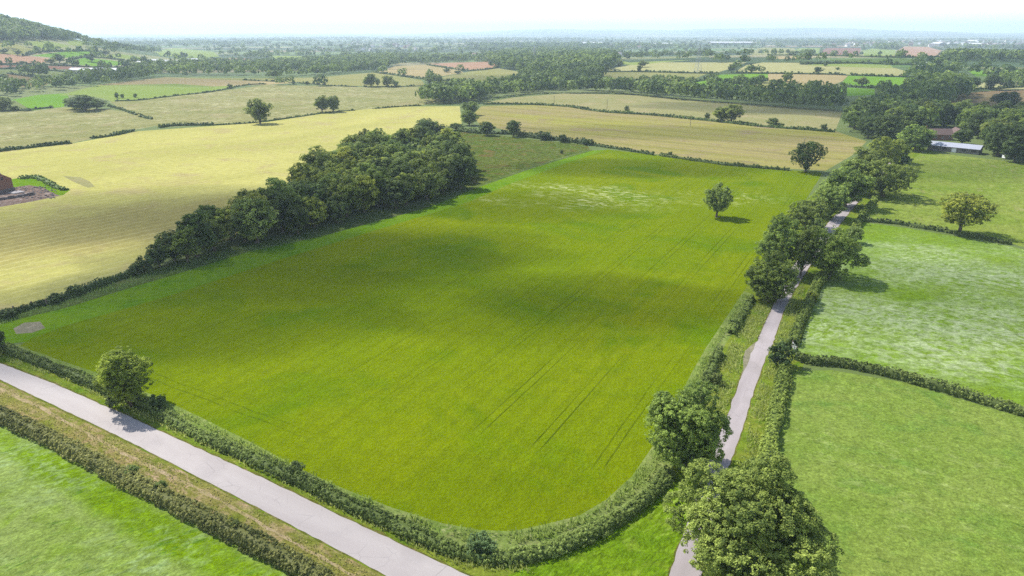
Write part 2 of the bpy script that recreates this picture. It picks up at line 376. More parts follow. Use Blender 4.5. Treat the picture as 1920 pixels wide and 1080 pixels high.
M['wedge'] = field_mat('wedge_grass', B((136, 170, 30), (124, 162, 28), (150, 176, 54)), 8, 0.3, 0.35, (1.5, 0.2), flecks=[(S(170, 196, 80), 0.8, 40, 3, 0.55, 0.68, None, None)], ripple=[(50, 0.5, 2.6, 0.3)])
M['bank'] = field_mat('bank_grass', B((158, 176, 96), (138, 164, 74), (172, 182, 112)), 6, 0.4, 0.3, (1.5, 0.2), flecks=[(S(206, 204, 150), 0.8, 0, 1, 0.55, 0.68, None, None)])
M['track'] = field_mat('worn_dry_track', B((212, 190, 152), (190, 176, 118), (206, 180, 146)), 3, 0.3, 0.3, (1, 0.2))
M['dryverge'] = field_mat('dry_verge', B((170, 160, 90), (142, 152, 60), (198, 170, 128)), 6, 0.35, 0.4, (1.4, 0.2), flecks=[(S(216, 188, 150), 0.9, -32, 3, 0.5, 0.62, None, None)])
def road_mat(nm, ang, off, wid, c1, c2, c3):
    t = NT(nm); v = t.rotvec(ang, 0.14, 1); c = t.mix(t.rng(t.noise(0.3, 4, 0.6, v), 0.35, 0.65), S(*c1), S(*c2))
    c = t.mix(t.rng(t.noise(0.12, 3, 0.5), 0.55, 0.66, 0, 0.4), c, S(*c3))
    c = t.mix(t.rng(t.noise(5, 6, 0.85), 0.35, 0.65, 0, 0.45), c, S(*c3))
    w = t.n('TexVoronoi'); w.feature = 'DISTANCE_TO_EDGE'; w.inputs['Scale'].default_value = 0.35; w.inputs['Randomness'].default_value = 1; t.t.links.new(t.pos, w.inputs['Vector'])
    c = t.mix(t.math('MULTIPLY', t.rng(w.outputs['Distance'], 0.02, 0.0, 0, 0.35), t.rng(t.noise(0.2, 2), 0.5, 0.6)), c, S(130, 122, 124))
    return t.finish(c, 0.85, t.noise(20, 3), 0.01, 0.25)
M['road'] = road_mat('road_asphalt', -31, 0, 0, (220, 209, 205), (236, 226, 221), (204, 194, 192))
M['lane'] = road_mat('lane_asphalt', 62, 0, 0, (204, 192, 192), (230, 218, 218), (184, 174, 170))
M['gravel'] = field_mat('gravel', B((186, 176, 150), (166, 162, 132)), 3, 0.3, 0.3, (1, 0.2))
M['edge'] = field_mat('road_edge_soil', B((140, 138, 66), (116, 126, 48), (168, 152, 104)), 3, 0.25, 0.4, (1, 0.3))
M['bl'] = field_mat('meadow_silvery', B((156, 182, 80), (168, 190, 100), (148, 178, 62)), 12, 0.35, 0.3, (2.5, 0.16), spots=[(S(136, 172, 12), bb[0], bb[1], 75, 3.6, -31, 0.95)], flecks=[(S(182, 208, 140), 1.2, 35, 1.7, 0.46, 0.70, None, None), (S(92, 140, 44), 0.9, 35, 3, 0.56, 0.7, None, None)], ripple=[(40, 0.45, 1.7, 0.22), (15, 0.8, 1.6, 0.12)])
M['blband'] = field_mat('meadow_band', B((112, 166, 12), (122, 174, 22), (104, 158, 10)), 10, 0.35, 0.22, (2, 0.1))
M['r3'] = field_mat('pasture_textured', B((140, 168, 68), (152, 174, 80), (130, 164, 70)), 14, 0.4, 0.35, (2.2, 0.15), flecks=[(S(178, 196, 112), 2.2, 150, 1.3, 0.54, 0.72, None, None), (S(84, 120, 40), 0.8, 150, 2.6, 0.58, 0.72, None, None)], ripple=[(150, 0.45, 1.7, 0.20), (35, 0.8, 1.5, 0.12)])
w2 = G(1800, 560)
M['r2'] = field_mat('hay_meadow', B((134, 170, 44), (142, 172, 56), (132, 164, 68)), 22, 0.5, 0.3, (2.5, 0.15), flecks=[(S(200, 216, 164), 1.8, 150, 1.5, 0.42, 0.60, (w2[0]+6, w2[1]+3, 8), (86, 50)), (S(190, 210, 150), 1.1, 30, 1.8, 0.45, 0.60, (w2[0]+6, w2[1]+3, 8), (90, 54))], ripple=[(150, 0.7, 1.7, 0.18), (20, 1.3, 1.6, 0.10)])
M['r2edge'] = field_mat('meadow_margin', B((120, 168, 24), (132, 172, 34), (112, 160, 36)), 12, 0.4, 0.25, (2, 0.12))
M['r1'] = field_mat('grazed_pasture', B((142, 166, 62), (158, 174, 80), (134, 160, 58)), 26, 0.6, 0.28, (3, 0.15), flecks=[(S(176, 176, 112), 3.2, 62, 2.2, 0.54, 0.68, None, None), (S(92, 126, 48), 2.2, 20, 2.2, 0.62, 0.72, None, None)], ripple=[(62, 1.6, 2.0, 0.18)])
M['stubble'] = field_mat('mown_hay_yellow', B((226, 220, 130), (208, 204, 116), (212, 198, 134)), 42, 0.6, 0.2, (3.2, 0.1), stripes=[(52, 4.4, 1.3, S(244, 238, 168), 0.42, 3.2)], spots=[(S(188, 174, 108), hb_[0], hb_[1], 95, 40, 35, 0.75)], stretch=(50, 2.5), ripple=[(52, 0.8, 3.0, 0.08)])  # tan spot paints cloud shade into the lower hay
M['stubble2'] = field_mat('stubble_pink', B((184, 182, 94), (186, 172, 120), (180, 162, 126)), 60, 1, 0.16, (4, 0.1), stripes=[(-38, 9, 4.0, S(200, 192, 96), 0.6, 4), (-38, 23, 9.0, S(150, 150, 70), 0.5, 6)], stretch=(-38, 3))
M['tan3'] = field_mat('ripe_tan', B((186, 180, 124), (172, 172, 112), (196, 182, 136)), 50, 1.5, 0.12, (6, 0.08), stretch=(-35, 3), stripes=[(-35, 9, 3, S(198, 190, 138), 0.45, 3)])
M['mott'] = field_mat('mottled_corn', B((178, 174, 116), (164, 166, 104), (188, 178, 130)), 50, 1.2, 0.15, (6, 0.1), stretch=(0, 2), flecks=[(S(232, 226, 176), 2.6, 15, 2.4, 0.50, 0.62, None, None), (S(120, 124, 74), 2.2, 60, 3.0, 0.54, 0.66, None, None)], ripple=[(15, 2.4, 2.4, 0.18)])
def simple(n, *c, **k): M[n] = field_mat(n, B(*c), 60, 2, 0.1, (9, 0.08), near=False, stretch=(5, 2), **k)
simple('farm_green', (158, 182, 88), (168, 184, 100)); simple('farm_olive', (184, 180, 118), (170, 172, 106)); simple('farm_tan', (208, 188, 138), (196, 180, 130))
simple('farm_pink', (214, 172, 140), (200, 160, 130)); simple('farm_brown', (160, 134, 100), (148, 136, 96)); simple('farm_bright', (142, 188, 62), (130, 178, 60))
simple('farm_pale', (206, 202, 142), (196, 194, 134)); simple('farm_red', (172, 128, 110), (160, 122, 104)); simple('farm_grey', (150, 160, 104), (140, 152, 96)); simple('farm_dullgreen', (104, 132, 66), (114, 138, 72))
M['rubble'] = field_mat('rubble', B((162, 138, 124), (142, 122, 112), (200, 186, 176)), 4, 0.6, 0.4, (1.5, 0.3))
M['slab'] = plain('concrete_slab', S(205, 200, 200), S(180, 172, 176))
# base farmland: a patchwork of far fields
def patch_mat():
    t = NT('far_farmland'); out = None
    cols = []
    for sc, ang in ((1/230, 20), (1/420, -12)):
        q = t.n('TexVoronoi'); q.inputs['Scale'].default_value = sc; t.t.links.new(t.rotvec(ang, 0.55, 1), q.inputs['Vector']); s = t.n('SeparateColor'); t.t.links.new(q.outputs['Color'], s.inputs[0])
        r = t.n('ValToRGB'); r.color_ramp.interpolation = 'CONSTANT'; e = r.color_ramp.elements; pal = [(0, (96, 124, 66)), (0.22, (138, 164, 92)), (0.42, (172, 174, 112)), (0.6, (70, 98, 54)), (0.70, (196, 186, 140)), (0.84, (120, 160, 74)), (0.93, (196, 160, 136))]
        e[0].color = S(*pal[0][1]); e[1].position = pal[1][0]; e[1].color = S(*pal[1][1])
        for p, c in pal[2:]: a = e.new(p); a.color = S(*c)
        t.t.links.new(s.outputs[0], r.inputs[0]); cols.append(r.outputs[0])
    ln = t.n('VectorMath'); ln.operation = 'LENGTH'; t.t.links.new(t.pos, ln.inputs[0])
    c = t.mix(t.rng(ln.outputs['Value'], 3500, 6000), cols[0], cols[1])
    c = t.mix(t.rng(t.noise(1/700, 5, 0.6, t.rotvec(0, 0.5, 1)), 0.46, 0.54), c, S(56, 82, 48))
    c = t.mix(t.rng(t.noise(1/60, 5, 0.7), 0.35, 0.7, 0, 0.5), c, S(70, 96, 52))
    near = t.rng(ln.outputs['Value'], 700, 1100)
    c = t.mix(near, t.mix(t.noise(1/30, 4), S(110, 136, 66), S(136, 150, 84)), c)
    return t.finish(c, 0.95)
M['base'] = patch_mat()

REG = []   # (name, material, px polygon) later entries win
def reg(name, mat, poly, rag=0.0):
    g = [G(*p) for p in poly]
    if rag:
        r = random.Random(len(poly)); out = []
        for i in range(len(g)):
            a, c = g[i], g[(i+1) % len(g)]; d = math.hypot(c[0]-a[0], c[1]-a[1]); n = max(1, int(d/1.3)) if math.hypot(*a) < 330 and d < 120 else 1
            out += [(a[0]+(c[0]-a[0])*k/n+r.gauss(0, rag), a[1]+(c[1]-a[1])*k/n+r.gauss(0, rag)) for k in range(n)]
        g = out
    REG.append((name, mat, g, poly))
# near verge land lies below everything else near the roads
reg('roadside_verge', 'verge', [(-400, 560), (0, 640), (240, 700), (900, 900), (1180, 800), (1330, 560), (1430, 450), (1560, 330), (1700, 270), (1760, 285), (1640, 400), (1560, 560), (1500, 700), (1520, 1000), (1620, 1500), (1300, 1700), (400, 1500), (-500, 900)])
# left far side
reg('pale_field', 'farm_olive', [(-60, 78), (20, 80), (80, 97), (45, 104), (-60, 100)])
reg('hill_field', 'farm_green', [(45, 78), (90, 77), (132, 86), (100, 93), (75, 90)])
reg('hill_field', 'farm_green', [(122, 75), (160, 75), (176, 82), (150, 87), (130, 84)])
reg('pink_field', 'farm_pink', [(-60, 98), (20, 102), (90, 109), (98, 117), (30, 120), (-60, 120)])
reg('small_field', 'farm_bright', [(60, 104), (120, 97), (190, 96), (195, 101), (140, 109), (90, 107)])
reg('small_field', 'farm_bright', [(122, 116), (160, 108), (205, 113), (262, 121), (180, 124), (140, 121)])
reg('small_field', 'farm_green', [(180, 106), (225, 101), (262, 107), (262, 114), (215, 108)])
reg('pink_strip', 'farm_red', [(-60, 123), (60, 122), (185, 127), (180, 131), (60, 129), (-60, 129)])
reg('dark_strip', 'farm_grey', [(-60, 131), (60, 131), (140, 137), (130, 146), (60, 140), (-60, 140)])
reg('yard', 'farm_red', [(105, 133), (150, 130), (235, 134), (238, 140), (150, 138)])
reg('brown_field', 'farm_brown', [(15, 139), (60, 141), (112, 147), (95, 156), (80, 162), (40, 163), (-60, 160), (-60, 140)])
reg('hill_pasture', 'farm_green', [(285, 95), (330, 90), (400, 97), (412, 106), (360, 109), (300, 104)])
reg('bright_glade', 'farm_bright', [(332, 115), (358, 115), (358, 121), (335, 121)])  # glade patch in the brighter farm green
reg('red_patch', 'farm_pink', [(425, 109), (470, 110), (478, 118), (440, 116)])
reg('small_meadow', 'farm_green', [(505, 104), (560, 105), (640, 104), (640, 110), (560, 113), (510, 111)])
reg('meadow', 'farm_bright', [(28, 186), (70, 178), (126, 175), (130, 186), (120, 200), (60, 207), (20, 214), (-40, 212)])
reg('green_strip', 'farm_green', [(110, 179), (180, 160), (330, 157), (400, 162), (455, 160), (400, 172), (260, 188), (215, 192), (190, 184), (150, 178)])
reg('tan_rise', 'farm_tan', [(180, 160), (240, 152), (310, 145), (480, 147), (560, 155), (500, 159), (400, 162), (330, 157)])
reg('olive_rise', 'farm_olive', [(310, 145), (480, 147), (600, 145), (700, 136), (790, 150), (800, 162), (640, 161), (560, 156), (480, 152)])
reg('tan_field', 'farm_tan', [(705, 134), (740, 124), (800, 121), (855, 128), (870, 136), (840, 141), (800, 147)])
reg('red_field', 'farm_pink', [(800, 120), (860, 117), (934, 115), (935, 126), (900, 132), (860, 131)])
reg('olive_field', 'farm_olive', [(805, 150), (880, 134), (935, 128), (1000, 140), (960, 156), (900, 160), (830, 161)])
reg('mottled_field', 'mott', [(205, 191), (260, 189), (400, 172), (500, 159), (640, 162), (700, 164), (800, 162), (900, 156), (965, 156), (905, 172), (800, 196), (620, 210), (500, 227), (400, 233), (300, 239), (270, 228), (235, 208)])
reg('mottled_field', 'mott', [(-80, 224), (0, 218), (60, 208), (120, 201), (190, 204), (235, 212), (292, 236), (250, 244), (130, 269), (0, 281), (-120, 296)])
reg('pasture', 'farm_grey', [(-80, 200), (28, 188), (60, 207), (0, 216), (-80, 222)])
# right far side
reg('stream_pasture', 'farm_olive', [(1085, 140), (1150, 128), (1200, 135), (1330, 137), (1300, 148), (1270, 158), (1160, 155), (1095, 150)])
reg('far_pasture', 'farm_pale', [(1135, 131), (1180, 122), (1230, 117), (1330, 117), (1400, 117), (1375, 127), (1345, 136), (1200, 135)])
reg('far_cornfield', 'farm_pale', [(1378, 134), (1400, 122), (1430, 117), (1560, 118), (1680, 128), (1700, 134), (1690, 143), (1560, 139), (1430, 137)])
reg('far_meadow', 'farm_green', [(1190, 122), (1130, 118), (1160, 113), (1180, 117), (1300, 112), (1240, 117)])
reg('bright_meadow', 'farm_bright', [(1275, 158), (1345, 140), (1440, 138), (1440, 150), (1400, 158), (1350, 164)])
reg('olive_field', 'farm_olive', [(1400, 160), (1440, 152), (1500, 153), (1560, 150), (1550, 165), (1480, 172), (1430, 170)])
reg('tan_meadow', 'farm_tan', [(1440, 138), (1560, 140), (1590, 142), (1580, 152), (1560, 160), (1500, 158), (1440, 152)])
reg('bright_meadow', 'farm_bright', [(1590, 142), (1690, 144), (1722, 146), (1725, 160), (1700, 164), (1610, 162), (1575, 160)])
reg('bright_meadow', 'farm_bright', [(1540, 168), (1560, 163), (1640, 167), (1640, 178), (1590, 180), (1560, 176)])
reg('brown_field', 'farm_brown', [(1768, 200), (1775, 178), (1850, 171), (1990, 166), (1990, 206), (1880, 204), (1800, 204)])
reg('green_strip', 'farm_dullgreen', [(1690, 205), (1760, 180), (1775, 200), (1880, 205), (1990, 207), (1990, 222), (1860, 216), (1800, 210), (1750, 225), (1690, 212)])
reg('pale_field', 'farm_pale', [(1800, 168), (1815, 156), (1900, 153), (1990, 150), (1990, 166), (1860, 168)])
reg('bright_field', 'farm_bright', [(1815, 133), (1900, 131), (1990, 131), (1990, 142), (1830, 143)])
reg('ridge_field', 'farm_green', [(1490, 95), (1500, 90), (1538, 90), (1534, 100), (1500, 102)])
reg('ridge_field', 'farm_red', [(1540, 96), (1550, 90), (1615, 90), (1612, 99), (1590, 104), (1555, 103)])
reg('ridge_field', 'farm_green', [(1614, 97), (1635, 91), (1680, 93), (1676, 104), (1620, 105)])
reg('ridge_field', 'farm_pink', [(1678, 106), (1684, 94), (1696, 87), (1740, 88), (1765, 95), (1768, 105), (1740, 108)])
reg('ridge_field', 'farm_olive', [(1766, 100), (1780, 94), (1880, 96), (1990, 98), (1990, 106), (1870, 105), (1775, 103)])
reg('ridge_field', 'farm_olive', [(1400, 98), (1430, 89), (1490, 90), (1490, 100), (1440, 103)])
reg('low_field', 'farm_tan', [(1440, 106), (1520, 105), (1525, 109), (1450, 111)])
reg('low_field', 'farm_green', [(1510, 122), (1560, 118), (1670, 122), (1675, 128), (1600, 126)])
reg('low_field', 'farm_dullgreen', [(1550, 112), (1700, 110), (1760, 116), (1700, 120), (1580, 118)])
# middle
reg('tan_field', 'tan3', [(905, 193), (960, 183), (1060, 175), (1180, 178), (1300, 187), (1420, 197), (1560, 205), (1580, 210), (1566, 246), (1420, 234), (1300, 221), (1140, 209), (1060, 199), (1000, 197)])
reg('stubble_field', 'stubble2', [(903, 199), (1000, 197), (1060, 199), (1140, 209), (1300, 221), (1420, 234), (1566, 246), (1625, 265), (1600, 290), (1548, 320), (1440, 314), (1230, 289), (1120, 271), (960, 246), (900, 234), (885, 216)])
reg('hay_field', 'stubble', [(-300, 320), (0, 283), (130, 270), (260, 246), (400, 236), (500, 229), (620, 211), (740, 200), (862, 199), (866, 232), (800, 246), (700, 262), (640, 320), (520, 392), (420, 455), (300, 480), (262, 512), (120, 556), (0, 586), (-300, 690)])
reg('scrub_field', 'scrub', [(700, 300), (790, 255), (860, 245), (900, 250), (1000, 262), (1100, 272), (1108, 281), (1040, 299), (975, 319), (900, 348), (880, 362), (760, 380)])
reg('rough_margin', 'grass_rough', [(-300, 700), (0, 586), (120, 556), (262, 512), (420, 460), (520, 440), (760, 390), (880, 350), (900, 346), (1000, 310), (1060, 295), (1108, 281), (1112, 283), (1060, 299), (1000, 317), (900, 352), (800, 392), (600, 446), (480, 470), (350, 510), (250, 540), (120, 580), (0, 620), (-300, 760)])
reg('grass_margin', 'grass_bright', [(-300, 760), (0, 608), (60, 592), (120, 578), (250, 538), (350, 508), (480, 468), (600, 444), (800, 390), (900, 350), (1000, 315), (1060, 297), (1112, 282), (1140, 281), (1050, 312), (960, 345), (880, 380), (700, 435), (520, 490), (300, 562), (124, 612), (60, 640), (-40, 650), (-100, 690)])
reg('hedge_bank', 'bank', [(36, 645), (100, 668), (200, 702), (290, 738), (380, 781), (480, 830), (555, 872), (630, 907), (730, 947), (830, 978), (900, 991), (960, 993), (1010, 982), (1085, 964), (1135, 935), (1185, 890), (1225, 830), (1262, 765), (1295, 697), (1325, 645), (1392, 545), (1412, 552), (1350, 664), (1300, 780), (1256, 884), (1185, 958), (1110, 1003), (1035, 1034), (970, 1046), (900, 1046), (830, 1026), (730, 982), (630, 937), (480, 865), (330, 794), (245, 754), (160, 716), (50, 672), (10, 655)])
reg('crop_field', 'crop', [(36, 648), (60, 634), (124, 610), (300, 560), (520, 488), (700, 433), (880, 378), (960, 343), (1050, 310), (1138, 280), (1230, 291), (1320, 302), (1440, 317), (1542, 323), (1536, 335), (1500, 392), (1440, 472), (1392, 550), (1325, 650), (1295, 702), (1262, 770), (1225, 835), (1185, 893), (1135, 938), (1085, 967), (1010, 986), (960, 996), (900, 994), (830, 981), (730, 950), (630, 910), (555, 875), (480, 834), (380, 784), (290, 742), (200, 705), (100, 671)])
reg('gravel_patch', 'gravel', [(25, 616), (45, 605), (75, 603), (85, 615), (60, 624), (30, 626)])
# right of the lane
reg('pasture_field', 'r1', [(1728, 284), (1800, 292), (1920, 306), (2150, 335), (2150, 520), (1900, 458), (1780, 437), (1690, 422), (1620, 412), (1640, 385), (1670, 345), (1700, 312)])
reg('hay_meadow', 'r2', [(1612, 416), (1690, 426), (1780, 441), (1895, 462), (2150, 525), (2200, 840), (1900, 766), (1700, 704), (1560, 680), (1494, 664), (1512, 610), (1532, 560), (1580, 470)])
0 and reg('hay_meadow', 'r2', [(1630, 424), (1690, 430), (1780, 445), (1895, 466), (2150, 530), (2200, 780), (1900, 728), (1740, 680), (1660, 640), (1600, 620), (1560, 560), (1575, 510), (1600, 470)])
reg('pasture_field', 'r3', [(1476, 696), (1560, 694), (1700, 718), (1900, 778), (2250, 880), (2600, 1700), (1640, 1500), (1560, 1200), (1500, 1000), (1452, 860), (1462, 770)])
# roads and their edges
RT = [(-260, 560), (-120, 628), (0, 681), (100, 719), (225, 773), (305, 810), (480, 890), (680, 987), (880, 1080), (1100, 1180), (1400, 1320)]
RB = [(-300, 560), (-160, 636), (0, 712), (100, 759), (207, 810), (330, 873), (480, 950), (600, 1013), (725, 1080), (900, 1180), (1100, 1300)]
reg('dry_verge', 'dryverge', [(-260, 560)]+[(x-2, y+3) for x, y in RB[1:]]+[(980, 1360), (760, 1180), (600, 1080), (480, 1015), (360, 958), (250, 903), (90, 820), (0, 773), (-200, 680)])
reg('meadow', 'bl', [(-320, 640), (-100, 735), (0, 785), (90, 830), (250, 918), (360, 972), (480, 1032), (600, 1095), (800, 1220), (1000, 1500), (300, 1700), (-700, 1200)])
0 and reg('meadow_band', 'blband', [(-300, 650), (-100, 737), (0, 787), (90, 832), (250, 920), (360, 974), (480, 1034), (620, 1110), (560, 1150), (380, 1040), (250, 970), (150, 900), (80, 850), (-50, 790)])
tk = [(-60, 700), (75, 763), (210, 838), (330, 897), (410, 936), (500, 988), (650, 1072), (760, 1140)]
reg('worn_track', 'track', [(x, y-3) for x, y in tk]+[(x, y+4) for x, y in reversed(tk)], 0.12)
reg('grass_wedge', 'wedge', [(950, 1080), (1040, 1040), (1110, 1005), (1190, 962), (1250, 905), (1300, 905), (1320, 930), (1300, 985), (1282, 1000), (1256, 1080), (1200, 1220), (1120, 1180)])
reg('road_edge', 'edge', [(x+2, y-2.2) for x, y in RT]+[(x-2, y+2.2) for x, y in reversed(RB)], 0.14)
reg('road', 'road', RT+list(reversed(RB)), 0.055)
LL = [(1180, 1225), (1255, 1080), (1282, 995), (1308, 925), (1338, 840), (1366, 772), (1380, 735), (1387, 715), (1402, 680), (1418, 643), (1425, 627), (1443, 588), (1461, 547), (1482, 506), (1506, 474), (1532, 444), (1556, 414), (1584, 385), (1620, 348), (1650, 318), (1678, 292), (1690, 280)]
LR = [(1260, 1240), (1315, 1080), (1332, 1010), (1348, 930), (1375, 850), (1392, 805), (1402, 770), (1419, 715), (1433, 680), (1450, 640), (1467, 590), (1490, 545), (1512, 508), (1534, 475), (1558, 446), (1578, 416), (1602, 387), (1634, 350), (1661, 320), (1688, 293), (1699, 281)]
reg('lane_edge', 'edge', [(x-2.5, y) for x, y in LL]+[(x+2.5, y) for x, y in reversed(LR)], 0.16)
reg('lay_by', 'gravel', [(1418, 640), (1408, 648), (1397, 658), (1393, 672), (1394, 690), (1386, 718), (1410, 700), (1430, 660)])
reg('lane', 'lane', LL+list(reversed(LR)), 0.07)
# derelict yard on the left
reg('scrub_patch', 'grass_bright', [(-60, 350), (20, 336), (55, 331), (85, 338), (105, 350), (132, 356), (118, 366), (60, 372), (-60, 400)])
reg('rubble_yard', 'rubble', [(-60, 372), (20, 352), (55, 347), (82, 352), (98, 361), (112, 367), (60, 378), (0, 388), (-60, 400)])
reg('track_scar', 'tan3', [(118, 330), (150, 332), (168, 340), (178, 350), (165, 352), (140, 342)])

def build_ground():
    verts = []; faces = []
    R0 = 27500; ring = []
    def addring(r, step, out=None):
        for k in range(int(360/step)):
            a = R_(k*step); x, y = r*math.sin(a), r*math.cos(a)
            if out is not None: out.append(len(verts))
            verts.append((x, y))
    outer = []; addring(R0, 4, outer)
    for r in (30, 90, 200, 330, 480, 620): addring(r*1.013, 24)
    r = 700
    while r < 26000:
        addring(r*1.0007, 4 if r < 3400 else (3 if r > 8000 else 6)); r *= 1.09 if r < 3400 else 1.13
    faces.append(list(reversed(outer)))
    for (nm, mt, g, px) in REG:
        b = len(verts); pts = []
        for i in range(len(g)):
            a, c = g[i], g[(i+1) % len(g)]; pts.append(a); L_ = math.hypot(c[0]-a[0], c[1]-a[1]); d = math.hypot(*a)
            if d > 620 and L_ > 90:
                n = int(L_/70); pts += [(a[0]+(c[0]-a[0])*k/n, a[1]+(c[1]-a[1])*k/n) for k in range(1, n)]
        area = sum(pts[i][0]*pts[(i+1) % len(pts)][1]-pts[(i+1) % len(pts)][0]*pts[i][1] for i in range(len(pts)))
        if area < 0: pts.reverse()
        verts.extend(pts); faces.append(list(range(b, b+len(pts))))
    ov, oe, of, o1, o2, o3 = delaunay_2d_cdt([Vector(v) for v in verts], [], faces, 1, 1e-3)
    ov = [(v.x, v.y) for v in ov]; byreg = {}
    for f, orig in zip(of, o3):
        k = max(orig) if orig else 0; byreg.setdefault(k, []).append(f)
    for k, fs in byreg.items():
        nm, mt = ('ground', 'base') if k == 0 else REG[k-1][:2]
        ids = {}; vv = []; ff = []
        for f in fs:
            q = []
            for i in f:
                if i not in ids: ids[i] = len(vv); x, y = ov[i]; vv.append((x, y, Z(x, y)))
                q.append(ids[i])
            a = (vv[q[1]][0]-vv[q[0]][0])*(vv[q[2]][1]-vv[q[0]][1])-(vv[q[2]][0]-vv[q[0]][0])*(vv[q[1]][1]-vv[q[0]][1])
            ff.append(q if a > 0 else q[::-1])
        me = bpy.data.meshes.new(nm); me.from_pydata(vv, [], ff); me.materials.append(M[mt])
        me.polygons.foreach_set('use_smooth', [True]*len(ff))
        tag(mkobj(nm, me), kind='structure')
build_ground()

# ---------------------------------------------------------------- hedges
def catmull(p, k=6):
    out = []
    for i in range(len(p)-1):
        a = p[max(i-1, 0)]; b = p[i]; c = p[i+1]; d = p[min(i+2, len(p)-1)]
        for j in range(k):
            t = j/k; out.append(tuple(0.5*((2*b[m])+(-a[m]+c[m])*t+(2*a[m]-5*b[m]+4*c[m]-d[m])*t*t+(-a[m]+3*b[m]-3*c[m]+d[m])*t**3) for m in (0, 1)))
    out.append(p[-1]); return out
def hedge(pxs, h, w, leaf, label, tint=(1, 1, 1), dens=1.0, seed=1, rough=0.25, gaps=0.0, group=None, name='hedge', smooth=True, top=0.0):
    rs = np.random.RandomState(seed); g = [G(*p) for p in pxs]
    g = catmull(g) if smooth else g; g = np.array(g); seg = np.linalg.norm(np.diff(g, axis=0), axis=1); cum = np.concatenate([[0], np.cumsum(seg)]); Ltot = cum[-1]
    n = int(Ltot*(w+2*h)*dens*1.5/(1.2*leaf*leaf)); n = max(60, min(n, 90000))
    def at(s):
        x = np.interp(s, cum, g[:, 0]); y = np.interp(s, cum, g[:, 1]); x2 = np.interp(np.minimum(s+0.7, Ltot), cum, g[:, 0]); y2 = np.interp(np.minimum(s+0.7, Ltot), cum, g[:, 1])
        x1 = np.interp(np.maximum(s-0.7, 0), cum, g[:, 0]); y1 = np.interp(np.maximum(s-0.7, 0), cum, g[:, 1]); d = unit(np.stack([x2-x1, y2-y1], 1)); return x, y, d
    f1 = rs.uniform(0, 9, 8)
    def wav(s): return (np.sin(s/3.1+f1[0])+np.sin(s/1.7+f1[1])+np.sin(s/7.7+f1[2])*1.4+np.sin(s/0.9+f1[3])*0.6)/4
    def wav2(s): return (np.sin(s/4.1+f1[4])+np.sin(s/2.1+f1[5])+np.sin(s/1.1+f1[6])*0.7)/2.7
    nc = max(30, n//int(18 if leaf < 0.5 else 12)); ci = rs.randint(0, nc, n); cs = rs.uniform(0, Ltot, nc); cth = rs.uniform(0, math.pi, nc); cv = rs.uniform(-0.2, 0.2, nc); cr_ = rs.uniform(0.12, 0.26, nc)*max(1, leaf/0.3)
    s = np.clip(cs[ci], 0, Ltot)
    if gaps > 0:
        gm = (np.sin(s/9+f1[7])+np.sin(s/23+f1[0])+np.sin(s/4+f1[3])*0.5)/2.5; ok = gm > -1+gaps*1.5; s = s[ok]; ci = ci[ok]; n = len(s)
    x, y, d = at(s); th = cth[ci]; e = 0.75
    ca = np.sign(np.cos(th))*np.abs(np.cos(th))**e; sa = np.abs(np.sin(th))**e
    hh = h*(1+rough*wav(s)); ww = w/2*(1+rough*wav2(s)); q = rs.uniform(0.86, 1.06, nc)[ci]
    off = ca*ww*q; zz = sa*hh*q
    z0 = np.array([Z(a, b) for a, b in zip(x, y)]) if math.hypot(*g[0]) > 600 or math.hypot(*g[-1]) > 600 else 0.0
    perp = np.stack([-d[:, 1], d[:, 0]], 1)
    C = np.stack([x+perp[:, 0]*off, y+perp[:, 1]*off, z0+np.maximum(zz, 0.05)], 1)
    Nn = np.stack([perp[:, 0]*ca, perp[:, 1]*ca, sa], 1); dv = unit(rs.normal(size=(n, 3))+Nn*0.8); C = C+dv*(cr_[ci]*rs.uniform(0.6, 1.1, n))[:, None]; Nn = unit(dv+rs.normal(0, 0.45, (n, 3))+np.array([0, 0, 0.6]))
    V, F = cards(rs, C, Nn, leaf*rs.uniform(0.5, 1.3, n)); v = np.clip(0.42+0.18*wav(s*0.7+3)+0.14*np.sin(s/11+f1[2])+cv[ci]+rs.uniform(-0.25, 0.25, n), 0, 1)
    # dark leaf-coloured core, inner shade painted in, so that the hedge is solid
    m = max(2, int(Ltot/1.5)) if leaf < 0.5 else max(2, int(Ltot/6)); ss = np.linspace(0.3, Ltot-0.3, m); x, y, d = at(ss); perp = np.stack([-d[:, 1], d[:, 0]], 1)
    prof = [(-0.36, 0), (-0.36, 0.5), (-0.2, 0.76), (0.2, 0.76), (0.36, 0.5), (0.36, 0)]; CV = []; CF = []
    for i in range(m):
        hz = h*(1+rough*wav(ss[i:i+1])[0]); z0 = Z(x[i], y[i])
        for (a, b) in prof: CV.append((x[i]+perp[i, 0]*a*w, y[i]+perp[i, 1]*a*w, z0+b*hz-0.02))
    k = len(prof)
    for i in range(m-1):
        if gaps > 0:
            gm = (math.sin(ss[i]/9+f1[7])+math.sin(ss[i]/23+f1[0])+math.sin(ss[i]/4+f1[3])*0.5)/2.5
            if gm <= -1+gaps*1.5: continue
        for j in range(k-1): CF.append((i*k+j, i*k+j+1, (i+1)*k+j+1, (i+1)*k+j))
    if CF:
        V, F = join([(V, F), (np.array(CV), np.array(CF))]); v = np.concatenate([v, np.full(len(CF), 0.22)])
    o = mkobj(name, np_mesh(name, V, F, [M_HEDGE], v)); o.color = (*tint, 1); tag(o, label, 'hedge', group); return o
GRN = (1.15, 1.18, 0.98); OLV = (1.2, 1.05, 0.95); DK = (0.7, 0.78, 0.8); LT = (1.5, 1.5, 1.0)
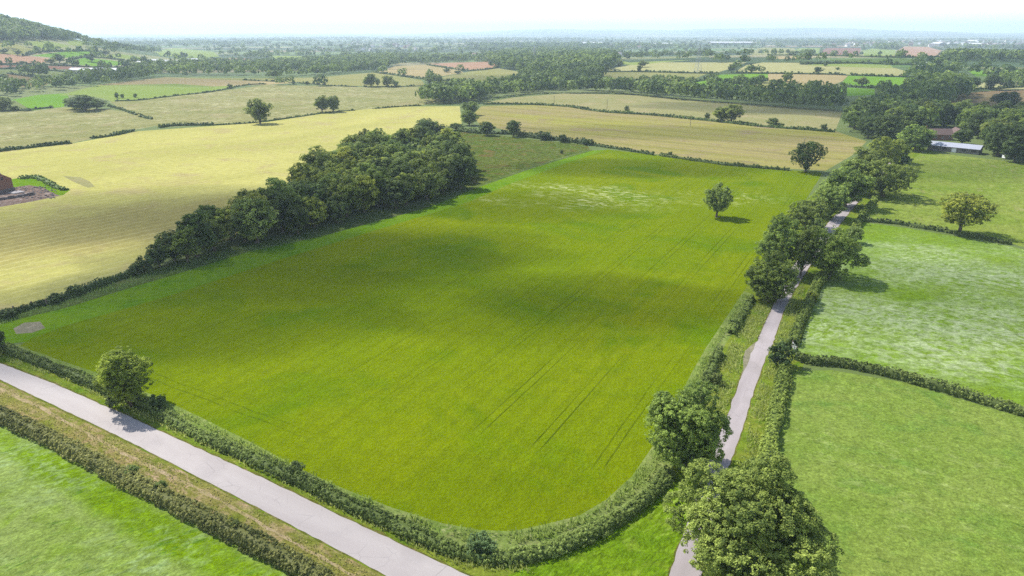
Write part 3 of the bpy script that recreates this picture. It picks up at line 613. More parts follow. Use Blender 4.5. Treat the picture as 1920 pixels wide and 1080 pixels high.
hedge([(8, 655), (50, 672), (100, 692), (160, 716), (205, 738), (245, 752), (285, 765), (330, 796), (400, 831), (480, 867), (555, 902), (630, 939), (730, 984), (830, 1028), (900, 1048), (970, 1048), (1035, 1036), (1110, 1005), (1185, 960), (1228, 925), (1254, 888)], 1.35, 2.0, 0.12, 'long curving leafy hedge bounding the near side of the big green crop field', GRN, 1.0, 3, 0.3)
hedge([(1262, 850), (1296, 785), (1328, 712), (1346, 668), (1364, 636), (1384, 604), (1410, 560)], 1.4, 1.6, 0.14, 'ragged hedge left of the lane between the lay-by and the crop field', GRN, 0.9, 4, 0.5, gaps=0.15)
hedge([(-170, 690), (-60, 745), (0, 783), (90, 826), (170, 868), (250, 910), (360, 966), (480, 1026), (580, 1080), (700, 1160)], 1.7, 2.6, 0.12, 'brownish trimmed hedge between pale road verge and bottom left meadow', (1.5, 1.2, 1.25), 1.0, 5, 0.16)
hedge([(1445, 900), (1440, 850), (1452, 790), (1462, 745), (1468, 712), (1474, 690)], 1.7, 2.4, 0.14, 'bright green hedge right of the lane below the white gate', LT, 1.0, 6, 0.3)
hedge([(1486, 650), (1498, 612), (1512, 578), (1527, 545), (1545, 515)], 1.7, 2.2, 0.15, 'sunlit hedge right of the lane above the white gate', (1.35, 1.35, 1.0), 1.0, 7, 0.3)
hedge([(1585, 462), (1600, 440), (1606, 425), (1618, 405), (1632, 388), (1642, 372)], 1.8, 2.2, 0.3, 'short bushy hedge right of the lane where the middle hedge meets it', LT, 1.0, 8, 0.4)
hedge([(1488, 672), (1520, 680), (1580, 686), (1660, 703), (1740, 725), (1800, 742), (1860, 760), (1900, 772), (2060, 815)], 1.6, 2.0, 0.15, 'olive green hedge running right from the white gate between two meadows', (1.0, 1.0, 0.95), 1.0, 9, 0.25)
hedge([(1612, 414), (1680, 420), (1740, 430), (1790, 438), (1840, 447), (1897, 459)], 1.3, 1.9, 0.3, 'low dark hedge ending under the round field tree at right', (0.85, 0.88, 0.85), 1.0, 10, 0.3)
hedge([(0, 598), (60, 577), (120, 560), (200, 532), (270, 507)], 1.5, 2.0, 0.17, 'dark low hedge running down left from the copse to the field corner', DK, 0.9, 11, 0.5, gaps=0.12)
hedge([(1112, 273), (1160, 280), (1225, 291)], 1.5, 2.0, 0.4, 'dark hedge at the far left corner of the crop field', DK, 1.0, 12, 0.3)
hedge([(1236, 292), (1300, 301), (1347, 308), (1352, 309), (1400, 313), (1480, 320)], 1.3, 2.2, 0.4, 'thin grassy hedge along the far edge of the crop field', (1.0, 1.0, 0.95), 0.9, 13, 0.35)
hedge([(905, 196), (980, 196), (1060, 200), (1100, 206), (1140, 211), (1220, 216), (1300, 224), (1350, 229), (1420, 237), (1500, 243), (1566, 248)], 1.7, 3.0, 0.6, 'long dark hedge between the tan field and the yellow stubble field', (0.8, 0.9, 0.75), 1.0, 14, 0.35)
hedge([(-60, 292), (0, 284), (60, 277), (132, 269)], 1.8, 3.0, 0.55, 'dark hedge end at left edge above the yellow hay field', (0.6, 0.7, 0.65), 1.0, 15, 0.3)
hedge([(170, 260), (205, 256), (250, 246)], 1.6, 2.6, 0.5, 'short broken hedge above the yellow hay field, left of the longer dark one', DK, 0.8, 16, 0.5, gaps=0.3)
hedge([(298, 240), (330, 236), (400, 235)], 1.9, 2.8, 0.55, 'dark straight hedge left of the lone tree above the hay field', DK, 1.0, 17, 0.3)
hedge([(400, 235), (480, 230), (560, 219), (620, 211), (740, 201), (790, 198)], 0.9, 2.0, 0.6, 'thin patchy hedge line along the top of the yellow hay field', (0.8, 0.85, 0.75), 0.8, 18, 0.5, gaps=0.35)
hedge([(203, 199), (235, 208), (262, 218), (285, 224)], 1.4, 2.6, 0.7, 'short hedge trailing right from the dark thicket at left', DK, 0.9, 19, 0.5, gaps=0.25)
hedge([(215, 190), (262, 188), (330, 180), (400, 172), (460, 160), (500, 158)], 1.2, 2.2, 0.9, 'thin hedge line between the green strip and the mottled field', DK, 0.8, 20, 0.4)
hedge([(-40, 222), (30, 208), (100, 202)], 1.5, 3, 0.9, 'low hedge under the bright meadow at far left', DK, 0.8, 21, 0.4)
hedge([(-60, 122), (60, 121), (200, 127), (260, 125)], 2.5, 5, 1.8, 'dark hedge under the pink field on the left slope', DK, 0.8, 22, 0.4)
hedge([(-60, 130), (60, 130), (150, 139), (100, 147), (15, 138)], 2.5, 5, 1.8, 'dark hedge around the brown field at far left', DK, 0.8, 23, 0.4)
hedge([(45, 105), (75, 98), (150, 96), (192, 97)], 2.5, 5, 2.0, 'hedge along the top of the small bright field on the left slope', DK, 0.8, 24, 0.4)
hedge([(125, 113), (170, 107), (230, 113), (262, 117)], 2.5, 5, 2.0, 'curved hedge between two small green fields on the left slope', DK, 0.8, 25, 0.4)
hedge([(455, 150), (560, 156), (640, 162), (720, 163), (800, 161), (880, 156)], 1.2, 2.6, 1.2, 'thin hedge below the olive rise left of the clump of five trees', DK, 0.7, 26, 0.5, gaps=0.2)
hedge([(700, 136), (760, 144), (800, 149), (850, 152), (890, 150)], 2.0, 3.4, 1.3, 'dark hedge along the lower side of the distant tan field', DK, 0.9, 27, 0.3)
hedge([(800, 122), (860, 131), (900, 132), (935, 127)], 2.0, 3.4, 1.4, 'hedge between the distant tan field and the pink field', DK, 0.9, 28, 0.3)
hedge([(1128, 135), (1200, 135), (1280, 137), (1345, 138)], 2.0, 3.6, 1.3, 'dark hedge by the foot of the nearer electricity pylon', DK, 0.9, 29, 0.2)
hedge([(1372, 137), (1440, 138), (1560, 140), (1640, 143), (1725, 146)], 2.2, 4, 1.4, 'long dark hedge above the bright meadows at right', DK, 0.9, 30, 0.2, gaps=0.1)
hedge([(1580, 162), (1640, 165), (1725, 164)], 2.6, 4, 1.2, 'thick dark hedge under the larger bright meadow', DK, 0.9, 31, 0.2)
hedge([(1270, 159), (1320, 150), (1345, 140)], 2.6, 4, 1.2, 'leafy hedge left of the wedge-shaped bright meadow', DK, 0.9, 32, 0.4)
hedge([(1400, 160), (1438, 150)], 2.2, 4, 1.2, 'short hedge right of the wedge-shaped bright meadow', DK, 0.9, 33, 0.3)
hedge([(1812, 168), (1860, 167), (1920, 163), (1990, 160)], 2.2, 4, 1.1, 'dark hedge above the olive brown field at right edge', DK, 0.9, 34, 0.3)
hedge([(1795, 203), (1860, 205), (1930, 206), (1990, 207)], 1.8, 4, 0.9, 'dark hedge below the olive brown field at right edge', DK, 0.9, 35, 0.3)
hedge([(1440, 104), (1560, 105), (1680, 108), (1760, 107)], 3, 5, 2.2, 'hedge line under the ploughed ridge fields at far right', DK, 0.8, 36, 0.4)
hedge([(1680, 93), (1696, 86), (1740, 86), (1767, 94)], 2.2, 4, 2.0, 'hedge over the crest of the bright pink ridge field', DK, 0.8, 37, 0.3)
hedge([(1540, 102), (1540, 90)], 2.5, 4, 2.0, 'hedge between the green and reddish ridge fields', DK, 0.8, 38, 0.3)
hedge([(1500, 121), (1600, 119), (1700, 122), (1760, 124)], 3, 5, 2.0, 'hedge above the pale cornfield at far right', DK, 0.8, 39, 0.3)
hedge([(860, 246), (900, 250), (960, 252)], 2.2, 4.5, 0.45, 'dense dark hedge above the left end of the scrubby field', DK, 1.0, 40, 0.4)
hedge([(960, 252), (1010, 260), (1060, 265), (1112, 273)], 2.6, 4.0, 0.42, 'high dark thorny hedge above the right end of the scrubby field', (0.62, 0.66, 0.72), 1.0, 41, 0.5)
hedge([(40, 336), (60, 333), (85, 340), (105, 352), (125, 357)], 1.2, 2.8, 0.35, 'arc of scrubby bramble around the ruined barn yard', (1.0, 1.15, 0.9), 0.9, 42, 0.5, name='bramble_bank')

# ---------------------------------------------------------------- individual trees (photo x, base y, top y, crown width px)
tree_px(1388, 1105, 902, 256, 'huge pale green broadleaf tree overhanging the lane at the bottom of the photo', 'l', hero=(80000, 0.125, 60, 0.9))
tree_px(1280, 876, 738, 142, 'big rounded tree beside the lane just above the largest tree', 'l', hero=(42000, 0.13, 44, 0.3))
tree_px(246, 762, 654, 88, 'tall green tree in the roadside hedge at lower left', 'y', hero=(24000, 0.13, 30, 0.4))
tree_px(1343, 407, 347, 50, 'lone slender tree standing in the crop field', 'l', hero=(8000, 0.2, 20, 1.6))
tree_px(1798, 438, 364, 92, 'round lone tree on the low hedge at right', 'y', hero=(13000, 0.2, 28, 3.0))
tree_px(1510, 322, 262, 62, 'dark tree at the far right corner of the crop field', 'dd', hero=(8000, 0.24, 20, 0.8))
tree_px(1440, 565, 482, 92, 'lower of the paired trees left of the lane', 'n', hero=(22000, 0.16, 34, 0.6))
tree_px(1458, 510, 411, 88, 'upper of the paired trees left of the lane', 'l', hero=(20000, 0.17, 34, 0.6))
tree_px(1500, 520, 428, 40, 'slim tree squeezed between the paired trees and the lane', 'n')
tree_px(1553, 520, 432, 104, 'broad tree right of the lane casting a shadow on the hay meadow', 'l', hero=(24000, 0.16, 34, 0.8))
tree_px(1512, 428, 376, 72, 'lowest tree of the row along the upper lane, leaning over the crop', 'n', hero=(13000, 0.19, 26, 0.6))
tree_px(1552, 410, 346, 68, 'second tree up in the row along the upper lane', 'l', hero=(13000, 0.19, 26, 0.6))
tree_px(1584, 388, 318, 76, 'third tree up in the row along the upper lane', 'l')
tree_px(1600, 362, 298, 68, 'pale fourth tree up in the row along the upper lane', 'l')
tree_px(1655, 368, 300, 108, 'wide greyish tree right of the upper lane casting a long shadow', 'n', hero=(18000, 0.21, 36, 0.9))
tree_px(1622, 335, 280, 62, 'fifth tree up in the row along the upper lane', 'n')
tree_px(1652, 315, 258, 68, 'yellow-green round tree near the top of the lane', 'y', hero=(11000, 0.23, 28, 0.8))
tree_px(1678, 305, 260, 44, 'darker tree beside the yellow-green one near the top of the lane', 'l')
tree_px(1715, 282, 236, 56, 'light green round tree in front of the farmhouse', 'l')
tree_px(1722, 285, 250, 34, 'small dark tree touching the end of the long shed', 'd')
tree_px(1694, 308, 288, 26, 'grey-green round shrub at the top of the lane', 'b', 'shrub')
tree_px(1688, 300, 280, 18, 'pinkish blossoming bush at the top of the lane', 'o', 'shrub')
tree_px(1462, 686, 640, 52, 'dark bush overhanging the lane beside the white gate', 'd', 'shrub')
tree_px(1345, 722, 700, 24, 'dark little bush at the lower end of the ragged lane hedge', 'n', 'shrub')
tree_px(0, 665, 614, 30, 'dark bush at the left edge where the hedge begins', 'd', 'shrub')
tree_px(488, 232, 186, 40, 'lone tall tree at the edge of the yellow hay field', 'n')
tree_px(604, 211, 180, 26, 'left tree of the pair above the yellow hay field', 'n')
tree_px(625, 210, 180, 26, 'right tree of the pair above the yellow hay field', 'n')
tree_px(688, 24+139, 145, 14, 'leftmost tree of the clump on the mid rise', 'n')
tree_px(696, 163, 137, 18, 'tallest tree of the clump on the mid rise', 'n')
tree_px(708, 162, 145, 10, 'thin tree in the middle of the clump on the mid rise', 'l')
tree_px(726, 163, 141, 22, 'round tree right of middle in the clump on the mid rise', 'n')
tree_px(742, 163, 150, 12, 'small rightmost tree of the clump on the mid rise', 'l')
tree_px(806, 158, 142, 14, 'left tree of the little pair between clump and dark wood', 'n')
tree_px(818, 159, 140, 20, 'right tree of the little pair between clump and dark wood', 'n')
tree_px(857, 158, 146, 20, 'small round tree beyond the dark wood above the hay field', 'n')
tree_px(838, 136, 128, 14, 'small tree at the corner of the distant pink field', 'd')
tree_px(858, 139, 132, 14, 'small bush tree beside the distant pink field corner', 'd')
tree_px(880, 235, 206, 32, 'lower tall bush tree at the right corner of the hay field', 'n')
tree_px(882, 216, 191, 32, 'upper tall bush tree at the right corner of the hay field', 'l')
tree_px(800, 256, 224, 44, 'big dark bush beyond the upper end of the copse', 'd')
tree_px(826, 255, 234, 32, 'dark bush right of the big one beyond the copse', 'dd')
tree_px(855, 244, 230, 26, 'low bush between the dark bushes and the tall bush trees', 'd')
tree_px(913, 254, 227, 28, 'round dark bush left in the hedge above the scrubby field', 'd')
tree_px(963, 256, 225, 26, 'pointed dark bush tree in the hedge above the scrubby field', 'd')
tree_px(1020, 262, 246, 30, 'dark bush in the middle of the thorny hedge', 'dd', 'shrub')
tree_px(1055, 267, 252, 20, 'smaller dark bush right in the thorny hedge', 'dd', 'shrub')
tree_px(1100, 272, 260, 20, 'last dark bush of the thorny hedge at the crop corner', 'd', 'shrub')
tree_px(1257, 293, 284, 10, 'tiny stunted tree in the far hedge of the crop field', 'd', 'shrub')
tree_px(1053, 288, 281, 7, 'tiny bush on the right edge of the scrubby field', 'd', 'shrub')
tree_px(1175, 211, 198, 11, 'small bush in the hedge between the tan and stubble fields', 'd', 'shrub')
tree_px(1326, 224, 211, 11, 'small dark bush left of the parkland pair', 'd', 'shrub')
tree_px(1352, 228, 200, 32, 'left tree of the parkland pair in the tan field hedge', 'n')
tree_px(1371, 229, 196, 38, 'right larger tree of the parkland pair in the tan field hedge', 'n')
tree_px(1449, 238, 221, 22, 'round tree in the hedge right of the parkland pair', 'd')
tree_px(1462, 239, 230, 16, 'low bush touching the round tree in the tan field hedge', 'd', 'shrub')
tree_px(1545, 246, 232, 15, 'round bush by the end of the tan field tracks', 'd', 'shrub')
tree_px(160, 208, 178, 50, 'main dark thicket tree in the middle of the left fields', 'd')
tree_px(140, 205, 182, 34, 'left part of the dark thicket in the left fields', 'd')
tree_px(182, 205, 186, 34, 'right part of the dark thicket in the left fields', 'dd')
tree_px(220, 184, 173, 9, 'left of two little bushes on the green strip', 'd', 'shrub')
tree_px(230, 184, 176, 8, 'right of two little bushes on the green strip', 'd', 'shrub')
tree_px(254, 183, 175, 8, 'single little bush further right on the green strip', 'd', 'shrub')
tree_px(432, 166, 157, 9, 'little round tree on the far hedge corner of the mottled field', 'd')
tree_px(551, 158, 151, 7, 'leftmost of three hedge bushes on the mid rise', 'd', 'shrub')
tree_px(576, 159, 152, 7, 'middle of three hedge bushes on the mid rise', 'd', 'shrub')
tree_px(609, 160, 153, 7, 'rightmost of three hedge bushes on the mid rise', 'd', 'shrub')
tree_px(8, 210, 182, 30, 'tree clump at the left edge beside the bright meadow', 'n')
tree_px(28, 212, 198, 20, 'dark bush below the tree clump at the left edge', 'd')
tree_px(52, 208, 203, 22, 'low dark scrub by the bright meadow at left', 'd', 'shrub')
tree_px(6, 158, 138, 30, 'dark round tree at the left edge beside the brown field', 'd')
tree_px(112, 118, 100, 20, 'round tree left of the small bright fields on the slope', 'd')
tree_px(172, 116, 98, 20, 'round tree between the small bright fields on the slope', 'd')
tree_px(144, 124, 112, 12, 'small dark tree below the small bright fields', 'd')
tree_px(96, 121, 109, 20, 'brownish tree at the end of the pink slope field', 'o')
tree_px(42, 120, 114, 12, 'bush on the lower edge of the pink slope field', 'd')
tree_px(8, 100, 91, 14, 'tree at the left edge on the pale slope field', 'd')
tree_px(34, 104, 93, 12, 'small tree on the pale slope field corner', 'd')
tree_px(198, 104, 94, 14, 'small dark round tree above the strip field on the slope', 'd')
tree_px(1408, 136, 122, 18, 'round dark tree on the hedge right of the nearer pylon', 'd')
tree_px(1371, 136, 121, 16, 'dark tree near the pale field corner, right of pylon', 'd')
tree_px(1198, 135, 122, 9, 'narrow dark tree on the hedge left of the nearer pylon', 'd')
tree_px(1162, 124, 112, 13, 'small tree on the far pasture left of the pylon', 'n')
tree_px(1137, 134, 124, 12, 'small tree at the left corner of the pale pasture', 'n')
tree_px(1205, 126, 114, 18, 'rounded tree cluster on the far pasture', 'n')
tree_px(1295, 156, 143, 16, 'left tree on the hedge of the wedge-shaped meadow', 'n')
tree_px(1278, 160, 144, 16, 'greyish tree at the lower end of the wedge-shaped meadow', 'b')
tree_px(1361, 168, 147, 24, 'dark rounded tree at the front of the wedge-shaped meadow', 'd')
tree_px(1390, 162, 144, 16, 'pale tree standing in the wedge-shaped meadow', 'b')
tree_px(1425, 155, 141, 20, 'round tree on the right side of the wedge-shaped meadow', 'd')
tree_px(1335, 149, 138, 15, 'small tree on the hedge above the wedge-shaped meadow', 'n')
tree_px(1475, 153, 136, 22, 'spreading tree on the tan meadow at right', 'n')
tree_px(1533, 138, 125, 17, 'dark round tree alone in the far pale cornfield', 'dd')
tree_px(1570, 131, 126, 9, 'tiny bush in the far pale cornfield', 'd')
tree_px(1615, 163, 145, 24, 'grey-green tree on the hedge of the larger bright meadow', 'n')
tree_px(1548, 124, 118, 8, 'small tree above the far pale cornfield', 'd')
tree_px(1882, 205, 172, 48, 'big dark oak on the olive brown field at right edge', 'dd')
tree_px(1858, 168, 139, 30, 'large dark tree above the olive brown field', 'dd')
tree_px(1822, 170, 145, 22, 'smaller dark tree left of the large one above the brown field', 'dd')
tree_px(1850, 280, 265, 18, 'small conical bush right of the long shed', 'n', 'shrub')
tree_px(1812, 212, 200, 20, 'dark bush at the corner of the brown field', 'dd', 'shrub')
# small bushes in the brownish hedge and along the dark low hedge
for (x, yb, yt, w, l, tt) in [(250, 893, 872, 28, 'green bush sticking out of the brownish hedge, upper left one', 'l'), (305, 925, 903, 28, 'green bush sticking out of the brownish hedge, middle one', 'l'), (446, 1000, 975, 22, 'green bush sticking out of the brownish hedge, lower right one', 'n'),
                              (78, 572, 562, 18, 'dark bush on the low fence line at left', 'd'), (103, 566, 551, 28, 'larger dark bush on the low fence line at left', 'd'), (140, 553, 536, 30, 'dark bush in the hedge right of the fence line bushes', 'd'), (12, 596, 580, 34, 'dark bush at the left edge above the gravel patch', 'd'),
                              (1375, 615, 598, 22, 'round bush in the ragged hedge left of the lane', 'n'), (555, 890, 868, 34, 'darker bush swelling in the long curving hedge', 'd'), (900, 1040, 1008, 60, 'grey-green bush where the long hedge starts to bend', 'b'), (300, 770, 740, 34, 'shaded shrub right of the tall hedge tree', 'd'), (215, 764, 735, 30, 'shaded shrub left under the tall hedge tree', 'd'),
                              (1522, 566, 545, 24, 'yellowish bush in the sunlit lane hedge', 'y'), (1600, 455, 425, 34, 'leafy shrub under the trees right of the lane', 'l'), (1528, 440, 410, 30, 'shrub between the trees left of the upper lane', 'n')]:
    tree_px(x, yb, yt, w, l, tt, 'shrub')
tree_px(276, 509, 478, 34, 'small scrubby bush where the copse tail meets the low hedge', 'd', 'shrub')
tree_px(258, 515, 492, 26, 'outermost low bush beyond the left tail of the copse', 'd', 'shrub')
tree_px(372, 478, 408, 52, 'airy lighter tree rising over the left part of the copse', 'n')
tree_px(1803, 270, 243, 34, 'dark tree standing between the long shed and the brick outbuilding', 'd')
tree_px(1618, 366, 312, 56, 'dense added tree beside the wide greyish one, put in to shade the upper lane', 'n')  # extra tree, added so its shadow darkens the lane
# woods and belts
wood([(352, 496), (366, 462), (430, 440), (500, 410), (560, 375), (600, 340), (640, 315), (700, 300), (780, 285), (850, 295), (882, 325), (880, 350), (800, 378), (700, 402), (600, 432), (480, 458), (350, 492)], 7.6, (8.5, 14.8),
     'along the front of the long copse beside the crop field', 'tree packed inside the long copse behind its front row', 'trees of the long copse', ['n', 'd', 'n', 'n', 'l', 'n', 'd', 'y'], seed=3)
tree_px(687, 300, 243, 24, 'dark narrow tree rising highest above the back of the copse', 'dd')
tree_px(400, 445, 385, 50, 'dark tree where the copse thins out to the left', 'd')
tree_px(328, 488, 436, 58, 'dark rounded tree at the left tail of the copse', 'd')
tree_px(352, 492, 430, 46, 'tree joining the left tail to the body of the copse', 'n')
tree_px(300, 500, 460, 46, 'lowest bush at the left tip of the copse', 'd')
wood([(1578, 242), (1592, 222), (1650, 210), (1700, 206), (1760, 225), (1850, 235), (1990, 245), (2010, 330), (1890, 306), (1845, 280), (1830, 262), (1790, 248), (1735, 246), (1700, 262), (1640, 272)], 12, (12, 17),
     'along the front of the dark wood behind the farm', 'tree packed inside the dark wood behind the farm', 'trees of the dark wood behind the farm', ['d', 'dd', 'n', 'd', 'dd'], seed=4)
wood([(1690, 204), (1705, 172), (1740, 165), (1800, 164), (1812, 178), (1768, 198), (1735, 212)], 13, (13, 18),
     'along the front of the upper dark wood at right', 'tree packed inside the upper dark wood at right', 'trees of the upper dark wood', ['dd', 'd', 'dd'], seed=5)
wood([(795, 196), (905, 192), (908, 180), (880, 176), (805, 182)], 10, (13, 16),
     'along the front of the dark round wood above the hay field', 'tree packed inside the dark round wood above the hay field', 'trees of the dark round wood', ['d', 'n', 'd'], seed=6)
tree_row([(1080, 174), (1140, 174), (1200, 178), (1280, 187), (1360, 192), (1440, 199), (1570, 208)], 38, (12, 16), 'in the belt above the tan field', 'trees of the belt above the tan field', ['d', 'n', 'd', 'dd'])
tree_row([(1085, 169), (1180, 172), (1280, 181), (1360, 186), (1440, 191), (1560, 198)], 26, (12, 16), 'in the back row of the belt above the tan field', 'trees of the belt back row', ['d', 'n'])
tree_row([(910, 184), (960, 178), (1020, 174), (1078, 174)], 13, (11, 15), 'of pale trees fronting the central valley wood', 'front trees of the central valley wood', ['l', 'n', 'l'])
tree_row([(0, 176), (110, 168), (200, 158), (290, 143), (390, 141), (480, 142), (600, 141), (700, 133), (745, 121)], 42, (9, 14), 'in the long tree belt across the left middle distance', 'trees of the left middle belt', ['d', 'n', 'd'])
tree_row([(10, 172), (110, 163), (200, 153), (290, 138), (390, 136), (480, 136), (600, 134), (700, 128)], 30, (9, 13), 'in the back row of the left middle belt', 'trees of the left belt back row', ['d', 'n'])
tree_row([(905, 178), (940, 172), (985, 166)], 7, (10, 14), 'in the short row right of the dark round wood', 'trees right of the round wood', ['d'])
tree_row([(1700, 150), (1760, 135), (1830, 140), (1900, 150)], 9, (12, 17), 'behind the brown field at right', 'trees behind the brown field', ['d', 'n'])
tree_row([(1880, 160), (1920, 152), (1960, 150)], 5, (11, 15), 'at the right edge above the brown field', 'trees at the right edge', ['d', 'n'])
tree_row([(1440, 180), (1520, 185), (1570, 195)], 8, (14, 18), 'rising behind the right end of the tan field belt', 'tall trees behind the belt', ['dd', 'd'])
tree_row([(1640, 190), (1680, 196), (1700, 186)], 5, (12, 16), 'between the bright meadow and the dark wood', 'trees between meadow and wood', ['d', 'dd'])

# far woods and hedgerow trees: everything too small to tell apart
STUFF = []
FIELDS = [r for r in REG if r[0] not in ('roadside_verge',)]
rr = random.Random(11)
def lownoise(x, y): return (math.sin(x/310+1.3)+math.sin(y/270+2.1+x/900)+math.sin((x+y)/170)*0.7+math.sin((x-y)/520+0.5))/3.7
def scat_wood(pxs, sp, h):
    g = [G(*p) for p in pxs]; xs = [a[0] for a in g]; ys = [a[1] for a in g]; y = min(ys)
    while y < max(ys):
        x = min(xs)
        while x < max(xs):
            a, b = x+rr.uniform(-.4, .4)*sp, y+rr.uniform(-.4, .4)*sp
            if inpoly(a, b, g): STUFF.append((a, b, rr.uniform(*h), rr.choice('dnd')))
            x += sp
        y += sp
scat_wood([(905, 176), (1078, 170), (1125, 150), (1130, 138), (1160, 120), (1150, 102), (1050, 96), (960, 98), (900, 112), (935, 128), (1000, 138), (960, 158)], 14, (10, 16))
scat_wood([(0, 172), (110, 163), (200, 152), (290, 137), (480, 134), (600, 133), (700, 126), (745, 117), (640, 112), (480, 122), (400, 118), (350, 124), (260, 130), (240, 140), (160, 148), (90, 158), (0, 166)], 15, (8, 13))
hp = [(-400, -80), (-100, -30), (0, 22), (60, 38), (110, 52), (165, 66), (170, 76), (110, 75), (60, 74), (20, 78), (-60, 75), (-400, 82)]
for _ in range(9000):
    az = R_(rr.uniform(-50, -30)); d = rr.uniform(1100, 2500); x, y = d*math.sin(az), d*math.cos(az); q = P(x, y, Z(x, y))
    if inpoly(q[0], q[1], hp) and Z(x, y) > 12: STUFF.append((x, y, rr.uniform(10, 16), rr.choice('dnd')))
scat_wood([(1690, 150), (1760, 130), (1810, 130), (1800, 150), (1740, 160)], 24, (10, 14))
scat_wood([(1700, 122), (1780, 118), (1860, 122), (1860, 127), (1790, 132), (1720, 130)], 34, (9, 12))
scat_wood([(1775, 108), (1900, 108), (1990, 112), (1990, 118), (1870, 116), (1780, 113)], 16, (12, 15))
scat_wood([(1640, 88), (1680, 88), (1680, 93), (1645, 93)], 16, (12, 18))
for _ in range(60000):
    az = R_(rr.uniform(-41, 41)); d = 800*math.exp(rr.uniform(0, 1)*math.log(7500/800)); x, y = d*math.sin(az), d*math.cos(az)
    if len(STUFF) > 13500: break
    p = lownoise(x, y); hr = abs(math.sin(x/95+lownoise(y, x)*2)) < 0.09 or abs(math.sin(y/120+lownoise(x, y)*2)) < 0.10
    if not (p > (0.42 if d < 3000 else 0.34) or (hr and rr.random() < 0.6) or rr.random() < 0.03): continue
    q = P(x, y, Z(x, y))
    if any(inpoly(q[0], q[1], r[3]) for r in FIELDS): continue
    if q[1] > 200 and 560 < q[0] < 1560: continue
    if az > R_(14) and d < 2800 and rr.random() < 0.45: continue
    STUFF.append((x, y, rr.uniform(7, 13)*(1+0.3*(d > 3000)), rr.choice('dnd')))

scat_wood([(150, 80), (215, 84), (300, 90), (300, 98), (230, 96), (160, 88)], 30, (9, 14))
scat_wood([(0, 84), (70, 96), (150, 95), (215, 97), (215, 101), (150, 99), (60, 100), (0, 90)], 26, (8, 12))
# place the queued trees: the 300 largest as things, the rest join the far woods
PLACE.sort(key=lambda d: (-d['keep'], -d['s']))
HEROSEED = 300
CACHE = {}
n_tree = 0
for d in PLACE:
    x, y, z = d['x'], d['y'], Z(d['x'], d['y'])
    if d['kind'] == 'shrub': protos, nm, cat = SHRUB, 'shrub', 'shrub'
    else:
        n_tree += 1
        if n_tree > 296: STUFF.append((x, y, d['h'], 'd' if 'd' in d['tint'] else 'n')); continue
        protos, nm, cat = (MID if d['s'] > 22 else FAR), 'tree', 'tree'
    cr, tr, R, H = RND.choice(protos)
    if d['hero']:
        n, leaf, K, hb = d['hero']; HEROSEED += 1; R, H = d['w']/2, d['h']; cr, tr, R, H = tree_meshes('hero', HEROSEED, R, H, hb, n, leaf, K); sc = (1, 1, 1)
    else: sc = (d['w']/2/R,)*2+(d['h']/H,)
    if tr is None:
        o = mkobj(nm, cr); o.location = (x, y, z); o.rotation_euler = (0, 0, RND.uniform(0, 6.28)); o.scale = sc; o.color = tint_of(d['tint'])
    else:
        o = empty(nm, (x, y, z), 0 if d['hero'] else RND.uniform(0, 6.28), sc)
        c = mkobj('crown', cr, o); c.color = tint_of(d['tint'], 0.05 if d['hero'] else 0.14); mkobj('trunk', tr, o)
    tag(o, d['label'], cat, d['group'])
def build_stuff():
    rs = np.random.RandomState(3); A = np.array([(a, b, Z(a, b), h) for a, b, h, _ in STUFF]); m = len(A); dist = np.hypot(A[:, 0], A[:, 1])
    k = np.where(dist < 1000, 90, np.where(dist < 2000, 46, 26)); idx = np.repeat(np.arange(m), k); n = len(idx); a = A[idx]; dd = unit(rs.normal(size=(n, 3))); dd[:, 2] = np.abs(dd[:, 2])*1.2-0.35
    dd = unit(dd); wd = rs.uniform(0.75, 1.35, m)[idx]
    r = a[:, 3]*0.5; lump = 1+0.22*np.sin(dd[:, 0]*5+idx)*np.cos(dd[:, 1]*5+idx*0.7)
    C = np.stack([a[:, 0]+dd[:, 0]*r*wd*lump, a[:, 1]+dd[:, 1]*r*wd*lump, a[:, 2]+a[:, 3]*0.5+dd[:, 2]*r*0.95*lump], 1)
    s = a[:, 3]*np.where(dist < 1000, 0.12, np.where(dist < 2000, 0.17, 0.24))[idx]*rs.uniform(0.7, 1.4, n)
    V, F = cards(rs, C, unit(dd+rs.normal(0, 0.4, (n, 3))), s, 0.75)
    tone = rs.uniform(0.0, 0.42, m)[idx]; v = np.clip(tone+rs.uniform(-0.15, 0.25, n), 0, 1)
    o = mkobj('distant_woodland', np_mesh('distant_woodland', V, F, [M_LEAF], v)); o.color = (0.95, 1.02, 0.92, 1)
    tag(o, 'dark far-off woods and hedgerow trees spread across the hazy plain', 'woodland', None, 'stuff')
build_stuff()

